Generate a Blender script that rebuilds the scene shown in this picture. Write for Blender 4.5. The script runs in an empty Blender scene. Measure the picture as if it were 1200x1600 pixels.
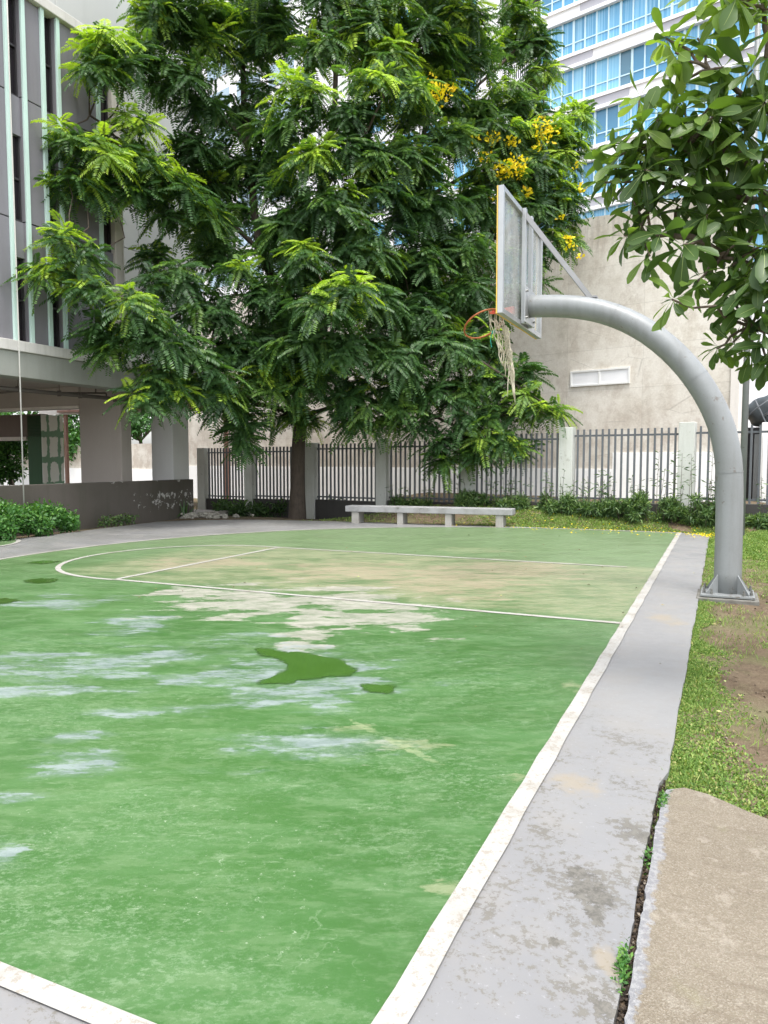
import bpy, bmesh, math, random
import numpy as np
from mathutils import Vector, Matrix

random.seed(7)
RNG = np.random.default_rng(7)
SC = bpy.context.scene
COL = SC.collection
pi = math.pi

# ------------------------------------------------------------------ camera geometry (photo pixels 1200x1600)
F = 1160.0
TH = math.atan(80 / 1160.0)
H = 1.5


def ray(u, v):
    a = (u - 600) / F
    b = (800 - v) / F
    return (a, math.cos(TH) + b * math.sin(TH), -math.sin(TH) + b * math.cos(TH))


def at(u, v, Y):
    d = ray(u, v)
    k = Y / d[1]
    return Vector((d[0] * k, Y, H + d[2] * k))


def gnd(u, v, z=0.0):
    d = ray(u, v)
    k = (z - H) / d[2]
    return Vector((d[0] * k, d[1] * k, z))


A = math.radians(24.42)
O = (0.028, 1.884)


def C(s, t, z=0.0):
    """court coordinates: s along the baseline, t across it (court on the negative side)"""
    return Vector((O[0] + s * math.sin(A) + t * math.cos(A), O[1] + s * math.cos(A) - t * math.sin(A), z))


def inv(x, y):
    x = x - O[0]
    y = y - O[1]
    return (x * math.sin(A) + y * math.cos(A), x * math.cos(A) - y * math.sin(A))


def st(u, v):
    p = gnd(u, v)
    return inv(p.x, p.y)


def sm(x):
    x = np.clip(x, 0, 1)
    return x * x * (3 - 2 * x)


def gz(x, y):
    """height of the ground"""
    x = np.asarray(x, float)
    y = np.asarray(y, float)
    s, t = inv(x, y)
    z = -0.035 + 0 * x
    right = sm((x + 2.0) / 4.0)
    z = z + 0.40 * sm((s - 14.75) / 1.7) * right
    z = z - 0.27 * sm((s - 14.2) / 5.0) * (1 - right)
    z = z + 0.12 * sm((s - 10.0) / 4.0) * sm((t - 0.6) / 1.2) * (1 - sm((s - 14.75) / 1.7))
    return z


# ------------------------------------------------------------------ objects
def tag(o, label=None, cat=None, group=None, kind=None):
    if label:
        o['label'] = label
    if cat:
        o['category'] = cat
    if group:
        o['group'] = group
    if kind:
        o['kind'] = kind
    return o


def thing(name, label, cat, loc=(0, 0, 0), rotz=0.0, group=None):
    o = bpy.data.objects.new(name, None)
    o.empty_display_size = 0.2
    COL.objects.link(o)
    o.location = loc
    o.rotation_euler = (0, 0, rotz)
    return tag(o, label, cat, group)


def link(name, me, m, parent=None, smooth=False, bevel=0.0):
    o = bpy.data.objects.new(name, me)
    COL.objects.link(o)
    if m:
        me.materials.append(m)
    if parent:
        o.parent = parent
    if smooth:
        me.polygons.foreach_set('use_smooth', [True] * len(me.polygons))
    if bevel:
        b = o.modifiers.new('bevel', 'BEVEL')
        b.width = bevel
        b.segments = 2
        b.limit_method = 'ANGLE'
    return o


class MB:
    """collects shapes and links them as one mesh object"""

    def __init__(self, off=(0, 0, 0)):
        self.v = []
        self.f = []
        self.cuts = []
        self.o = Vector(off)

    def add(self, vs, fs):
        n = len(self.v)
        self.cuts.append((n, len(self.f)))
        self.v += [tuple(Vector(p) - self.o) for p in vs]
        self.f += [tuple(i + n for i in f) for f in fs]
        return self

    def box(self, x0, x1, y0, y1, z0, z1):
        return self.add([(x0, y0, z0), (x1, y0, z0), (x1, y1, z0), (x0, y1, z0), (x0, y0, z1), (x1, y0, z1), (x1, y1, z1), (x0, y1, z1)],
                        [(0, 3, 2, 1), (4, 5, 6, 7), (0, 1, 5, 4), (1, 2, 6, 5), (2, 3, 7, 6), (3, 0, 4, 7)])

    def prism(self, pts, z0, z1):
        n = len(pts)
        vs = [(p[0], p[1], z0) for p in pts] + [(p[0], p[1], z1) for p in pts]
        fs = [tuple(range(n))[::-1], tuple(range(n, 2 * n))] + [(i, (i + 1) % n, (i + 1) % n + n, i + n) for i in range(n)]
        return self.add(vs, fs)

    def strip(self, left, right, z=0.0):
        n = len(left)
        vs = [(p[0], p[1], p[2] if len(p) > 2 else z) for p in left] + [(p[0], p[1], p[2] if len(p) > 2 else z) for p in right]
        return self.add(vs, [(i, i + 1, n + i + 1, n + i) for i in range(n - 1)])

    def tube(self, pts, rad, n=8, cap=True, closed=False):
        pts = [Vector(p) for p in pts]
        m = len(pts)
        if not hasattr(rad, '__len__'):
            rad = [rad] * m
        T = []
        for i in range(m):
            if closed:
                d = pts[(i + 1) % m] - pts[i - 1]
            else:
                d = pts[min(i + 1, m - 1)] - pts[max(i - 1, 0)]
            T.append(d.normalized())
        ref = Vector((0, 0, 1)) if abs(T[0].z) < 0.9 else Vector((1, 0, 0))
        N = T[0].cross(ref).normalized()
        vs = []
        for i in range(m):
            N = (N - T[i] * N.dot(T[i]))
            if N.length < 1e-6:
                N = T[i].cross(Vector((0.3, 1, 0.2)))
            N.normalize()
            B = T[i].cross(N)
            for k in range(n):
                a = 2 * pi * k / n
                vs.append(pts[i] + (N * math.cos(a) + B * math.sin(a)) * rad[i])
        fs = []
        for i in range(m if closed else m - 1):
            j = (i + 1) % m
            for k in range(n):
                fs.append((i * n + k, i * n + (k + 1) % n, j * n + (k + 1) % n, j * n + k))
        if cap and not closed:
            fs.append(tuple(range(n))[::-1])
            fs.append(tuple(range((m - 1) * n, m * n)))
        return self.add(vs, fs)

    def bar(self, p, q, w, h=None, up=(0, 0, 1)):
        """square bar from p to q"""
        h = h or w
        p = Vector(p)
        q = Vector(q)
        d = (q - p).normalized()
        up = Vector(up)
        if abs(d.dot(up)) > 0.98:
            up = Vector((1, 0, 0))
        sx = d.cross(up).normalized() * (w / 2)
        sz = sx.cross(d).normalized() * (h / 2)
        vs = [p - sx - sz, p + sx - sz, p + sx + sz, p - sx + sz, q - sx - sz, q + sx - sz, q + sx + sz, q - sx + sz]
        return self.add(vs, [(0, 3, 2, 1), (4, 5, 6, 7), (0, 1, 5, 4), (1, 2, 6, 5), (2, 3, 7, 6), (3, 0, 4, 7)])

    def each(self, name, m, parent=None, smooth=False, bevel=0.0):
        """every added shape becomes an object of its own"""
        out = []
        ends = self.cuts[1:] + [(len(self.v), len(self.f))]
        for (v0, f0), (v1, f1) in zip(self.cuts, ends):
            b = MB()
            b.add(self.v[v0:v1], [tuple(i - v0 for i in f) for f in self.f[f0:f1]])
            out.append(b.build(name, m, parent, smooth, bevel))
        return out

    def build(self, name, m, parent=None, smooth=False, bevel=0.0):
        me = bpy.data.meshes.new(name)
        me.from_pydata(self.v, [], self.f)
        me.update()
        bm = bmesh.new()
        bm.from_mesh(me)
        bmesh.ops.recalc_face_normals(bm, faces=bm.faces)
        bm.to_mesh(me)
        bm.free()
        return link(name, me, m, parent, smooth, bevel)


def np_mesh(name, V, Fq, tint, m, parent=None, off=(0, 0, 0)):
    V = np.asarray(V, np.float32) - np.asarray(off, np.float32)
    me = bpy.data.meshes.new(name)
    nf = len(Fq)
    me.vertices.add(len(V))
    me.vertices.foreach_set('co', V.ravel())
    me.loops.add(nf * 4)
    me.loops.foreach_set('vertex_index', np.asarray(Fq, np.int32).ravel())
    me.polygons.add(nf)
    me.polygons.foreach_set('loop_start', np.arange(nf, dtype=np.int32) * 4)
    if tint is not None:
        at_ = me.attributes.new('tint', 'FLOAT', 'FACE')
        at_.data.foreach_set('value', np.asarray(tint, np.float32))
    me.update(calc_edges=True)
    me.validate()
    return link(name, me, m, parent)


# ------------------------------------------------------------------ materials
class NT:
    def __init__(self, name):
        self.m = bpy.data.materials.new(name)
        self.m.use_nodes = True
        self.t = self.m.node_tree
        self.t.nodes.clear()
        self.out = self.t.nodes.new('ShaderNodeOutputMaterial')
        self.tc = None

    def n(self, typ, ins=None, **kw):
        nd = self.t.nodes.new(typ)
        for k, v in kw.items():
            setattr(nd, k, v)
        for k, v in (ins or {}).items():
            self.set(nd.inputs[k], v)
        return nd

    def set(self, sock, v):
        if isinstance(v, bpy.types.NodeSocket):
            self.t.links.new(v, sock)
        elif v is not None:
            if hasattr(sock.default_value, '__len__') and not hasattr(v, '__len__'):
                v = [v] * len(sock.default_value)
            if hasattr(sock.default_value, '__len__') and len(sock.default_value) == 4 and len(v) == 3:
                v = (*v, 1)
            sock.default_value = v

    def co(self, kind='Object'):
        if not self.tc:
            self.tc = self.n('ShaderNodeTexCoord')
        return self.tc.outputs[kind]

    def map(self, vec, scale=(1, 1, 1), rot=(0, 0, 0), loc=(0, 0, 0)):
        return self.n('ShaderNodeMapping', {'Vector': vec, 'Scale': scale, 'Rotation': rot, 'Location': loc}).outputs[0]

    def noise(self, scale, detail=4, rough=0.55, vec=None, dist=0.0):
        return self.n('ShaderNodeTexNoise', {'Vector': vec or self.co(), 'Scale': scale, 'Detail': detail, 'Roughness': rough, 'Distortion': dist}).outputs[0]

    def noisec(self, scale, detail=4, rough=0.55, vec=None):
        return self.n('ShaderNodeTexNoise', {'Vector': vec or self.co(), 'Scale': scale, 'Detail': detail, 'Roughness': rough}).outputs[1]

    def vor(self, scale, vec=None, feature='F1', out=0, rand=1.0):
        return self.n('ShaderNodeTexVoronoi', {'Vector': vec or self.co(), 'Scale': scale, 'Randomness': rand}, feature=feature).outputs[out]

    def math(self, op, a, b=None, c=None, clamp=False):
        nd = self.n('ShaderNodeMath', operation=op, use_clamp=clamp)
        self.set(nd.inputs[0], a)
        if b is not None:
            self.set(nd.inputs[1], b)
        if c is not None:
            self.set(nd.inputs[2], c)
        return nd.outputs[0]

    def rng(self, v, a, b, c=0.0, d=1.0, smooth=True):
        return self.n('ShaderNodeMapRange', {'Value': v, 'From Min': a, 'From Max': b, 'To Min': c, 'To Max': d}, interpolation_type='SMOOTHSTEP' if smooth else 'LINEAR', clamp=True).outputs[0]

    def mix(self, f, a, b, blend='MIX'):
        nd = self.n('ShaderNodeMix', data_type='RGBA', blend_type=blend)
        self.set(nd.inputs[0], f)
        self.set(nd.inputs[6], a)
        self.set(nd.inputs[7], b)
        return nd.outputs[2]

    def ramp(self, f, stops):
        nd = self.n('ShaderNodeValToRGB', {'Fac': f})
        e = nd.color_ramp.elements
        while len(e) < len(stops):
            e.new(0.5)
        for i, (p, c) in enumerate(stops):
            e[i].position = p
            e[i].color = (*c, 1)
        return nd.outputs[0]

    def sep(self, vec):
        return self.n('ShaderNodeSeparateXYZ', {'Vector': vec}).outputs

    def blob(self, cx, cy, rx, ry, rot=0.0, wob=0.5, scale=1.2, lo=1.15, hi=0.75, nz=None):
        """soft-edged irregular stain in the object's own xy plane"""
        v = self.map(self.co(), loc=(-cx, -cy, 0))
        v = self.map(v, rot=(0, 0, -rot))
        v = self.map(v, scale=(1 / rx, 1 / ry, 0))
        d = self.n('ShaderNodeVectorMath', {0: v}, operation='LENGTH').outputs['Value']
        nz = nz or self.noise(scale, 6, 0.62)
        d = self.math('ADD', d, self.math('MULTIPLY', self.math('SUBTRACT', nz, 0.5), wob * 2))
        return self.rng(d, lo, hi)

    def bump(self, h, strength=0.3, dist=0.02):
        return self.n('ShaderNodeBump', {'Height': h, 'Strength': strength, 'Distance': dist}).outputs[0]

    def pbr(self, col, rough=0.6, metal=0.0, normal=None, spec=0.5, **kw):
        b = self.n('ShaderNodeBsdfPrincipled', {'Base Color': col, 'Roughness': rough, 'Metallic': metal, 'Specular IOR Level': spec})
        if normal:
            self.set(b.inputs['Normal'], normal)
        for k, v in kw.items():
            self.set(b.inputs[k.replace('_', ' ')], v)
        return b.outputs[0]

    def end(self, sh):
        self.t.links.new(sh, self.out.inputs[0])
        return self.m


def weathered(name, col, dark=None, rough=0.7, scale=1.5, amt=0.35, streak=True, metal=0.0, bump=0.15, fine=40, spec=0.4, chips=None):
    k = NT(name)
    dark = dark or tuple(c * 0.62 for c in col)
    n1 = k.noise(scale, 6, 0.6)
    f = k.rng(n1, 0.38, 0.68)
    if streak:
        v = k.map(k.co(), scale=(4, 4, 0.35))
        f = k.math('MULTIPLY', k.math('ADD', f, k.rng(k.noise(scale * 1.3, 5, 0.6, v), 0.45, 0.7)), 0.6, clamp=True)
    c = k.mix(k.math('MULTIPLY', f, amt), col, dark)
    fn = k.noise(fine, 3, 0.6)
    c = k.mix(0.22, c, k.mix(fn, tuple(x * 0.6 for x in col), tuple(min(1, x * 1.25) for x in col)))
    if chips:
        cn = k.math('ADD', k.noise(9, 9, 0.78), k.math('MULTIPLY', k.math('SUBTRACT', k.noise(1.7, 3), 0.5), 0.35))
        c = k.mix(k.math('MULTIPLY', k.rng(cn, 0.625, 0.645), 0.75), c, chips)
    return k.end(k.pbr(c, rough, metal, k.bump(fn, bump, 0.01), spec))


def leaf_mat(name, stops, transl=0.3, rough=0.45, spec=0.4):
    k = NT(name)
    a = k.n('ShaderNodeAttribute', attribute_name='tint').outputs['Fac']
    c = k.ramp(a, stops)
    b = k.n('ShaderNodeBsdfPrincipled', {'Base Color': c, 'Roughness': rough, 'Specular IOR Level': spec})
    tcol = k.mix(1.0, c, (1.5, 1.6, 0.55), 'MULTIPLY')
    tr = k.n('ShaderNodeBsdfTranslucent', {'Color': tcol})
    mx = k.n('ShaderNodeMixShader', {0: transl})
    k.t.links.new(b.outputs[0], mx.inputs[1])
    k.t.links.new(tr.outputs[0], mx.inputs[2])
    return k.end(mx.outputs[0])


M = {}
M['steel'] = weathered('galvanised_grey_paint', (0.235, 0.25, 0.252), (0.145, 0.147, 0.138), 0.42, 1.6, 0.6, True, 0.0, 0.05, 60, 0.5, (0.13, 0.11, 0.09))
M['alu'] = weathered('board_frame_metal', (0.42, 0.43, 0.43), None, 0.35, 3, 0.3, False, 0.55, 0.04, 50)
M['strut'] = weathered('strut_metal', (0.30, 0.30, 0.30), None, 0.4, 3, 0.4, False, 0.4, 0.04)
M['bolt'] = weathered('bolt_metal', (0.25, 0.25, 0.24), None, 0.4, 9, 0.3, False, 0.7)
M['yellow'] = weathered('yellow_edge', (0.75, 0.50, 0.10), None, 0.6, 8, 0.4, False)
M['rim'] = weathered('rusty_orange_rim', (0.42, 0.13, 0.045), (0.26, 0.085, 0.03), 0.6, 14, 0.7, False)
M['red'] = weathered('red_rim_bracket', (0.66, 0.10, 0.055), None, 0.5, 14, 0.3, False)
M['net'] = weathered('net_cord', (0.62, 0.57, 0.44), (0.42, 0.37, 0.26), 0.9, 10, 0.6, False)
M['teal'] = weathered('teal_cord', (0.03, 0.33, 0.26), None, 0.7, 14, 0.3, False)
M['fence_bar'] = weathered('fence_bar_grey', (0.115, 0.125, 0.135), None, 0.5, 2, 0.3, False)
M['pillar'] = weathered('fence_pillar_paint', (0.56, 0.57, 0.53), (0.38, 0.38, 0.32), 0.8, 1.6, 0.5, True, 0, 0.15, 40, 0.3, (0.28, 0.27, 0.23))
M['dark_base'] = weathered('fence_base_dark', (0.055, 0.052, 0.048), None, 0.8, 1.6, 0.5)
M['bench'] = weathered('bench_concrete', (0.31, 0.31, 0.31), (0.17, 0.165, 0.15), 0.8, 3.5, 0.65, False, 0, 0.3, 50, 0.3, (0.10, 0.095, 0.085))
M['bench_leg'] = weathered('bench_leg_concrete', (0.34, 0.33, 0.30), (0.18, 0.16, 0.13), 0.85, 4, 0.6)
M['footing'] = weathered('dirty_footing', (0.17, 0.165, 0.145), (0.08, 0.07, 0.055), 0.9, 6, 0.7, False, 0, 0.4)
M['facade'] = weathered('facade_grey_panel', (0.215, 0.208, 0.228), (0.15, 0.145, 0.155), 0.75, 0.8, 0.55, True, 0, 0.05)
M['mint'] = weathered('mint_strip', (0.55, 0.72, 0.66), None, 0.6, 1.5, 0.25)
M['beige'] = weathered('beige_trim', (0.60, 0.56, 0.50), None, 0.75, 1.2, 0.35)
M['coping'] = weathered('coping_light', (0.62, 0.60, 0.57), (0.36, 0.34, 0.31), 0.8, 2, 0.5)
M['beam'] = weathered('beam_grey_green', (0.31, 0.32, 0.29), (0.22, 0.22, 0.19), 0.8, 0.9, 0.5)
M['soffit'] = weathered('soffit_taupe', (0.42, 0.38, 0.34), (0.30, 0.27, 0.24), 0.85, 0.9, 0.4, False)
M['column'] = weathered('column_taupe', (0.36, 0.325, 0.295), (0.28, 0.25, 0.225), 0.8, 0.9, 0.4)
M['column_white'] = weathered('column_white', (0.72, 0.72, 0.72), (0.58, 0.57, 0.55), 0.75, 0.9, 0.35)
M['brown'] = weathered('inner_brown', (0.20, 0.16, 0.14), None, 0.8, 0.9, 0.4)
M['pale_edge'] = weathered('pale_edge', (0.72, 0.68, 0.63), None, 0.8, 1.2, 0.3)
M['dark_green'] = weathered('dark_green_paint', (0.02, 0.085, 0.025), None, 0.6, 1.5, 0.3)
M['pipe'] = weathered('dark_pipe', (0.10, 0.085, 0.075), None, 0.5, 3, 0.4, False)
M['rust'] = weathered('rusty_truss', (0.33, 0.19, 0.15), None, 0.7, 5, 0.5, False)
M['pale_block'] = weathered('pale_green_grey_wall', (0.56, 0.57, 0.54), (0.47, 0.48, 0.45), 0.8, 0.5, 0.4)
M['white_wall'] = weathered('white_wall_paint', (0.92, 0.915, 0.90), (0.80, 0.78, 0.75), 0.75, 0.7, 0.35)
M['tower_white'] = weathered('tower_white', (0.86, 0.86, 0.87), None, 0.6, 0.4, 0.2)
M['tower_grey'] = weathered('tower_grey_panel', (0.40, 0.40, 0.44), None, 0.6, 0.8, 0.2)
M['tower_dark'] = weathered('tower_dark_recess', (0.16, 0.17, 0.20), None, 0.6, 0.4, 0.3)
M['mullion'] = weathered('tower_mullion', (0.55, 0.74, 0.84), None, 0.4, 2, 0.2, False)
M['white'] = weathered('white_paint', (0.78, 0.78, 0.76), None, 0.5, 2, 0.2)
M['black'] = weathered('black_plastic', (0.02, 0.02, 0.022), None, 0.35, 4, 0.3, False)
M['tarp'] = weathered('dark_tarp', (0.05, 0.06, 0.065), None, 0.45, 3, 0.4, False, 0, 0.4, 12)
M['cable'] = weathered('pale_cable', (0.55, 0.54, 0.5), None, 0.6, 6, 0.2, False)
M['bark'] = weathered('dark_bark', (0.085, 0.066, 0.050), (0.035, 0.028, 0.022), 0.9, 5, 0.8, True, 0, 0.8, 30)
M['bark2'] = weathered('grey_brown_bark', (0.17, 0.13, 0.10), (0.08, 0.06, 0.045), 0.9, 7, 0.7, True, 0, 0.6, 60)
M['rubble'] = weathered('rubble_stone', (0.36, 0.34, 0.29), (0.2, 0.19, 0.15), 0.9, 9, 0.6, False, 0, 0.5)
M['frame_dark'] = weathered('dark_window_frame', (0.045, 0.042, 0.045), None, 0.4, 3, 0.3, False)
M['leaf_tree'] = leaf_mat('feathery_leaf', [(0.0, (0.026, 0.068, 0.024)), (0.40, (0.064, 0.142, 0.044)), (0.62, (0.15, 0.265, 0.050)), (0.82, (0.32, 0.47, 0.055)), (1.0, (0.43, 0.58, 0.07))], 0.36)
M['leaf_big'] = leaf_mat('broad_leaf', [(0.0, (0.028, 0.060, 0.024)), (0.4, (0.078, 0.142, 0.036)), (0.8, (0.21, 0.32, 0.05)), (1.0, (0.36, 0.44, 0.18))], 0.40, 0.42, 0.4)
M['leaf_shrub'] = leaf_mat('shrub_leaf', [(0.0, (0.03, 0.07, 0.022)), (0.6, (0.085, 0.16, 0.045)), (1.0, (0.20, 0.29, 0.08))], 0.25)
M['leaf_bush'] = leaf_mat('bush_leaf', [(0.0, (0.03, 0.10, 0.022)), (0.6, (0.07, 0.19, 0.04)), (1.0, (0.16, 0.30, 0.06))], 0.25)
M['grass'] = leaf_mat('ground_cover_leaf', [(0.0, (0.08, 0.15, 0.035)), (0.5, (0.16, 0.26, 0.06)), (0.8, (0.27, 0.36, 0.10)), (1.0, (0.38, 0.35, 0.15))], 0.25, 0.6, 0.2)
M['petal'] = leaf_mat('yellow_petal', [(0.0, (0.66, 0.46, 0.02)), (1.0, (0.88, 0.74, 0.04))], 0.3, 0.6, 0.2)


def m_glass(name, col, rough=0.06):
    k = NT(name)
    n = k.noise(0.8, 2, 0.5)
    return k.end(k.pbr(k.mix(n, tuple(c * 0.6 for c in col), col), rough, 0.0, None, 0.6))


M['dark_glass'] = m_glass('dark_window_glass', (0.022, 0.018, 0.022))
M['pale_glass'] = m_glass('pale_blue_glass', (0.42, 0.56, 0.66), 0.15)
M['lamp_glass'] = m_glass('floodlight_glass', (0.36, 0.38, 0.36), 0.15)


def m_tower_glass():
    k = NT('tower_blue_glass')
    x, y, z = k.sep(k.co())[:3]
    cell = k.n('ShaderNodeCombineXYZ', {0: k.math('FLOOR', k.math('DIVIDE', x, 0.8)), 1: k.math('FLOOR', k.math('DIVIDE', z, 3.15))}).outputs[0]
    wn = k.n('ShaderNodeTexWhiteNoise', {'Vector': cell}, noise_dimensions='3D').outputs[0]
    room = k.n('ShaderNodeCombineXYZ', {0: k.math('FLOOR', k.math('DIVIDE', x, 3.2)), 1: k.math('FLOOR', k.math('DIVIDE', z, 3.15))}).outputs[0]
    rn = k.n('ShaderNodeTexWhiteNoise', {'Vector': room}, noise_dimensions='3D').outputs[0]
    base = k.ramp(k.math('ADD', k.math('MULTIPLY', wn, 0.5), k.math('MULTIPLY', rn, 0.5)),
                  [(0.0, (0.10, 0.20, 0.26)), (0.3, (0.075, 0.25, 0.42)), (0.65, (0.11, 0.36, 0.60)), (1.0, (0.19, 0.47, 0.68))])
    fold = k.noise(1.0, 3, 0.7, k.map(k.co(), scale=(11, 1, 0.05)))
    cur = k.math('MULTIPLY', k.rng(fold, 0.42, 0.62), k.rng(rn, 0.25, 0.45))
    c = k.mix(k.math('MULTIPLY', cur, 0.55), base, (0.36, 0.64, 0.80))
    return k.end(k.pbr(c, 0.12, 0.0, None, 0.5))


M['tower_glass'] = m_tower_glass()


def m_acrylic():
    k = NT('pale_reflection_acrylic')
    n = k.rng(k.noise(1.8, 4, 0.55, k.map(k.co(), scale=(1, 2.0, 0.7))), 0.40, 0.68)
    tr = k.n('ShaderNodeBsdfTransparent', {'Color': (0.93, 0.95, 0.94, 1)}).outputs[0]
    df = k.pbr((0.60, 0.61, 0.59), 0.12, 0.0, None, 0.6)  # cloudy grey layer paints the panel's pale reflection into its colour
    mx = k.n('ShaderNodeMixShader', {0: k.math('ADD', k.math('MULTIPLY', n, 0.20), 0.32)})
    k.t.links.new(tr, mx.inputs[1])
    k.t.links.new(df, mx.inputs[2])
    return k.end(mx.outputs[0])


M['acrylic'] = m_acrylic()


def m_concrete_wall():
    k = NT('stained_concrete_wall')
    n1 = k.noise(0.5, 9, 0.70)
    n2 = k.noise(1.7, 9, 0.74, k.map(k.co(), scale=(1, 1, 0.7)))
    c = k.ramp(n1, [(0.36, (0.47, 0.43, 0.365)), (0.45, (0.62, 0.58, 0.51)), (0.54, (0.72, 0.69, 0.625)), (0.64, (0.55, 0.505, 0.43))])
    c = k.mix(k.math('MULTIPLY', k.rng(n2, 0.49, 0.62), 0.55), c, (0.46, 0.40, 0.335))
    # formwork lifts and panels
    br = k.n('ShaderNodeTexBrick', {'Vector': k.map(k.co(), rot=(pi / 2, 0, 0)), 'Color1': (0.84, 0.83, 0.82, 1), 'Color2': (1.06, 1.04, 1.02, 1), 'Mortar': (0.60, 0.58, 0.55, 1),
                                    'Scale': 1.0, 'Mortar Size': 0.012, 'Mortar Smooth': 0.6, 'Brick Width': 2.4, 'Row Height': 1.22}, offset=0.0)
    c = k.mix(0.42, c, k.mix(1.0, c, br.outputs[0], 'MULTIPLY'))
    z = k.sep(k.co())[2]
    # rain stain along the top edge
    stn = k.noise(1.2, 6, 0.7, k.map(k.co(), scale=(2.2, 1, 0.18)))
    top = k.math('MULTIPLY', k.rng(z, 6.6, 8.8), k.rng(stn, 0.40, 0.62))
    c = k.mix(k.math('MULTIPLY', top, 0.8), c, (0.27, 0.24, 0.20))
    low = k.math('MULTIPLY', k.rng(z, 3.4, 2.2), k.rng(n2, 0.4, 0.6))
    c = k.mix(k.math('MULTIPLY', low, 0.5), c, (0.42, 0.35, 0.29))
    cr = k.vor(0.9, k.map(k.co(), scale=(0.6, 1, 1.1)), 'DISTANCE_TO_EDGE')
    crk = k.math('MULTIPLY', k.rng(cr, 0.012, 0.0), k.rng(k.noise(0.8, 3), 0.5, 0.6))
    c = k.mix(k.math('MULTIPLY', crk, 0.5), c, (0.30, 0.27, 0.23))
    fn = k.noise(18, 4, 0.65)
    c = k.mix(0.15, c, k.mix(k.rng(fn, 0.3, 0.7), (0.36, 0.32, 0.26), (0.80, 0.76, 0.69)))
    return k.end(k.pbr(c, 0.85, 0.0, k.bump(fn, 0.25, 0.02), 0.2))


M['concrete_wall'] = m_concrete_wall()


def m_parapet():
    k = NT('grey_brown_parapet')
    n1 = k.noise(0.6, 6, 0.6)
    c = k.ramp(n1, [(0.3, (0.062, 0.058, 0.044)), (0.5, (0.088, 0.078, 0.065)), (0.72, (0.108, 0.095, 0.083))])
    v = k.map(k.co(), scale=(3, 3, 0.3))
    c = k.mix(k.math('MULTIPLY', k.rng(k.noise(1.2, 5, 0.6, v), 0.5, 0.7), 0.4), c, (0.055, 0.058, 0.038))
    z = k.sep(k.co())[2]
    y = k.sep(k.co())[1]
    fl = k.noise(5.5, 7, 0.72)
    # flaked paint near the far end, and along the top
    reg = k.math('MULTIPLY', k.rng(y, 9.6, 11.6), k.math('MULTIPLY', k.rng(z, 0.15, 0.35), k.rng(z, 0.86, 0.6)))
    f1 = k.rng(k.math('ADD', fl, k.math('MULTIPLY', reg, 0.15)), 0.685, 0.70)
    f2 = k.rng(k.math('ADD', k.noise(2.2, 7, 0.7), k.math('MULTIPLY', k.rng(z, 0.90, 1.01), 0.08)), 0.66, 0.675)
    f = k.math('MAXIMUM', k.math('MULTIPLY', f1, k.rng(y, 8.5, 9.5)), k.math('MULTIPLY', f2, k.rng(z, 0.8, 0.9)))
    c = k.mix(f, c, (0.46, 0.45, 0.42))
    fn = k.noise(40, 3)
    c = k.mix(0.2, c, k.mix(fn, (0.04, 0.036, 0.03), (0.15, 0.13, 0.11)))
    return k.end(k.pbr(c, 0.8, 0.0, k.bump(fn, 0.2, 0.01), 0.3))


M['parapet'] = m_parapet()


def m_patched():
    k = NT('patched_green_panel')
    x, y, z = k.sep(k.co())[:3]
    gx = k.math('ABSOLUTE', k.math('SUBTRACT', k.math('FRACT', k.math('DIVIDE', y, 0.43)), 0.5))
    gz_ = k.math('ABSOLUTE', k.math('SUBTRACT', k.math('FRACT', k.math('DIVIDE', k.math('ADD', z, 0.1), 0.82)), 0.5))
    d = k.math('MAXIMUM', gx, gz_)
    d = k.math('ADD', d, k.math('MULTIPLY', k.math('SUBTRACT', k.noise(3.5, 7, 0.7), 0.5), 0.42))
    f = k.rng(d, 0.39, 0.37)
    c = k.mix(f, (0.19, 0.34, 0.22), (0.80, 0.82, 0.76))
    c = k.mix(k.math('MULTIPLY', k.rng(z, 0.9, 0.2), k.rng(k.noise(2.5, 4), 0.45, 0.5)), c, (0.14, 0.42, 0.22))
    return k.end(k.pbr(c, 0.7))


M['patched'] = m_patched()

# court paint ---------------------------------------------------------------------------------
def worn_spots(k, pts, nz, wobble=2.2):
    out = None
    for (u, v, du, dv) in pts:
        s0, t0 = st(u, v)
        s1, t1 = st(u + du, v)
        s2, t2 = st(u, v - dv)
        rx = math.hypot(s1 - s0, t1 - t0)
        ry = math.hypot(s2 - s0, t2 - t0)
        rot = math.atan2(s1 - s0, t1 - t0)
        b = k.blob(t0, s0, rx, ry, rot, wobble, 1.0, 1.35, 0.35, nz)
        out = b if out is None else k.math('MAXIMUM', out, b)
    return out


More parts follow.
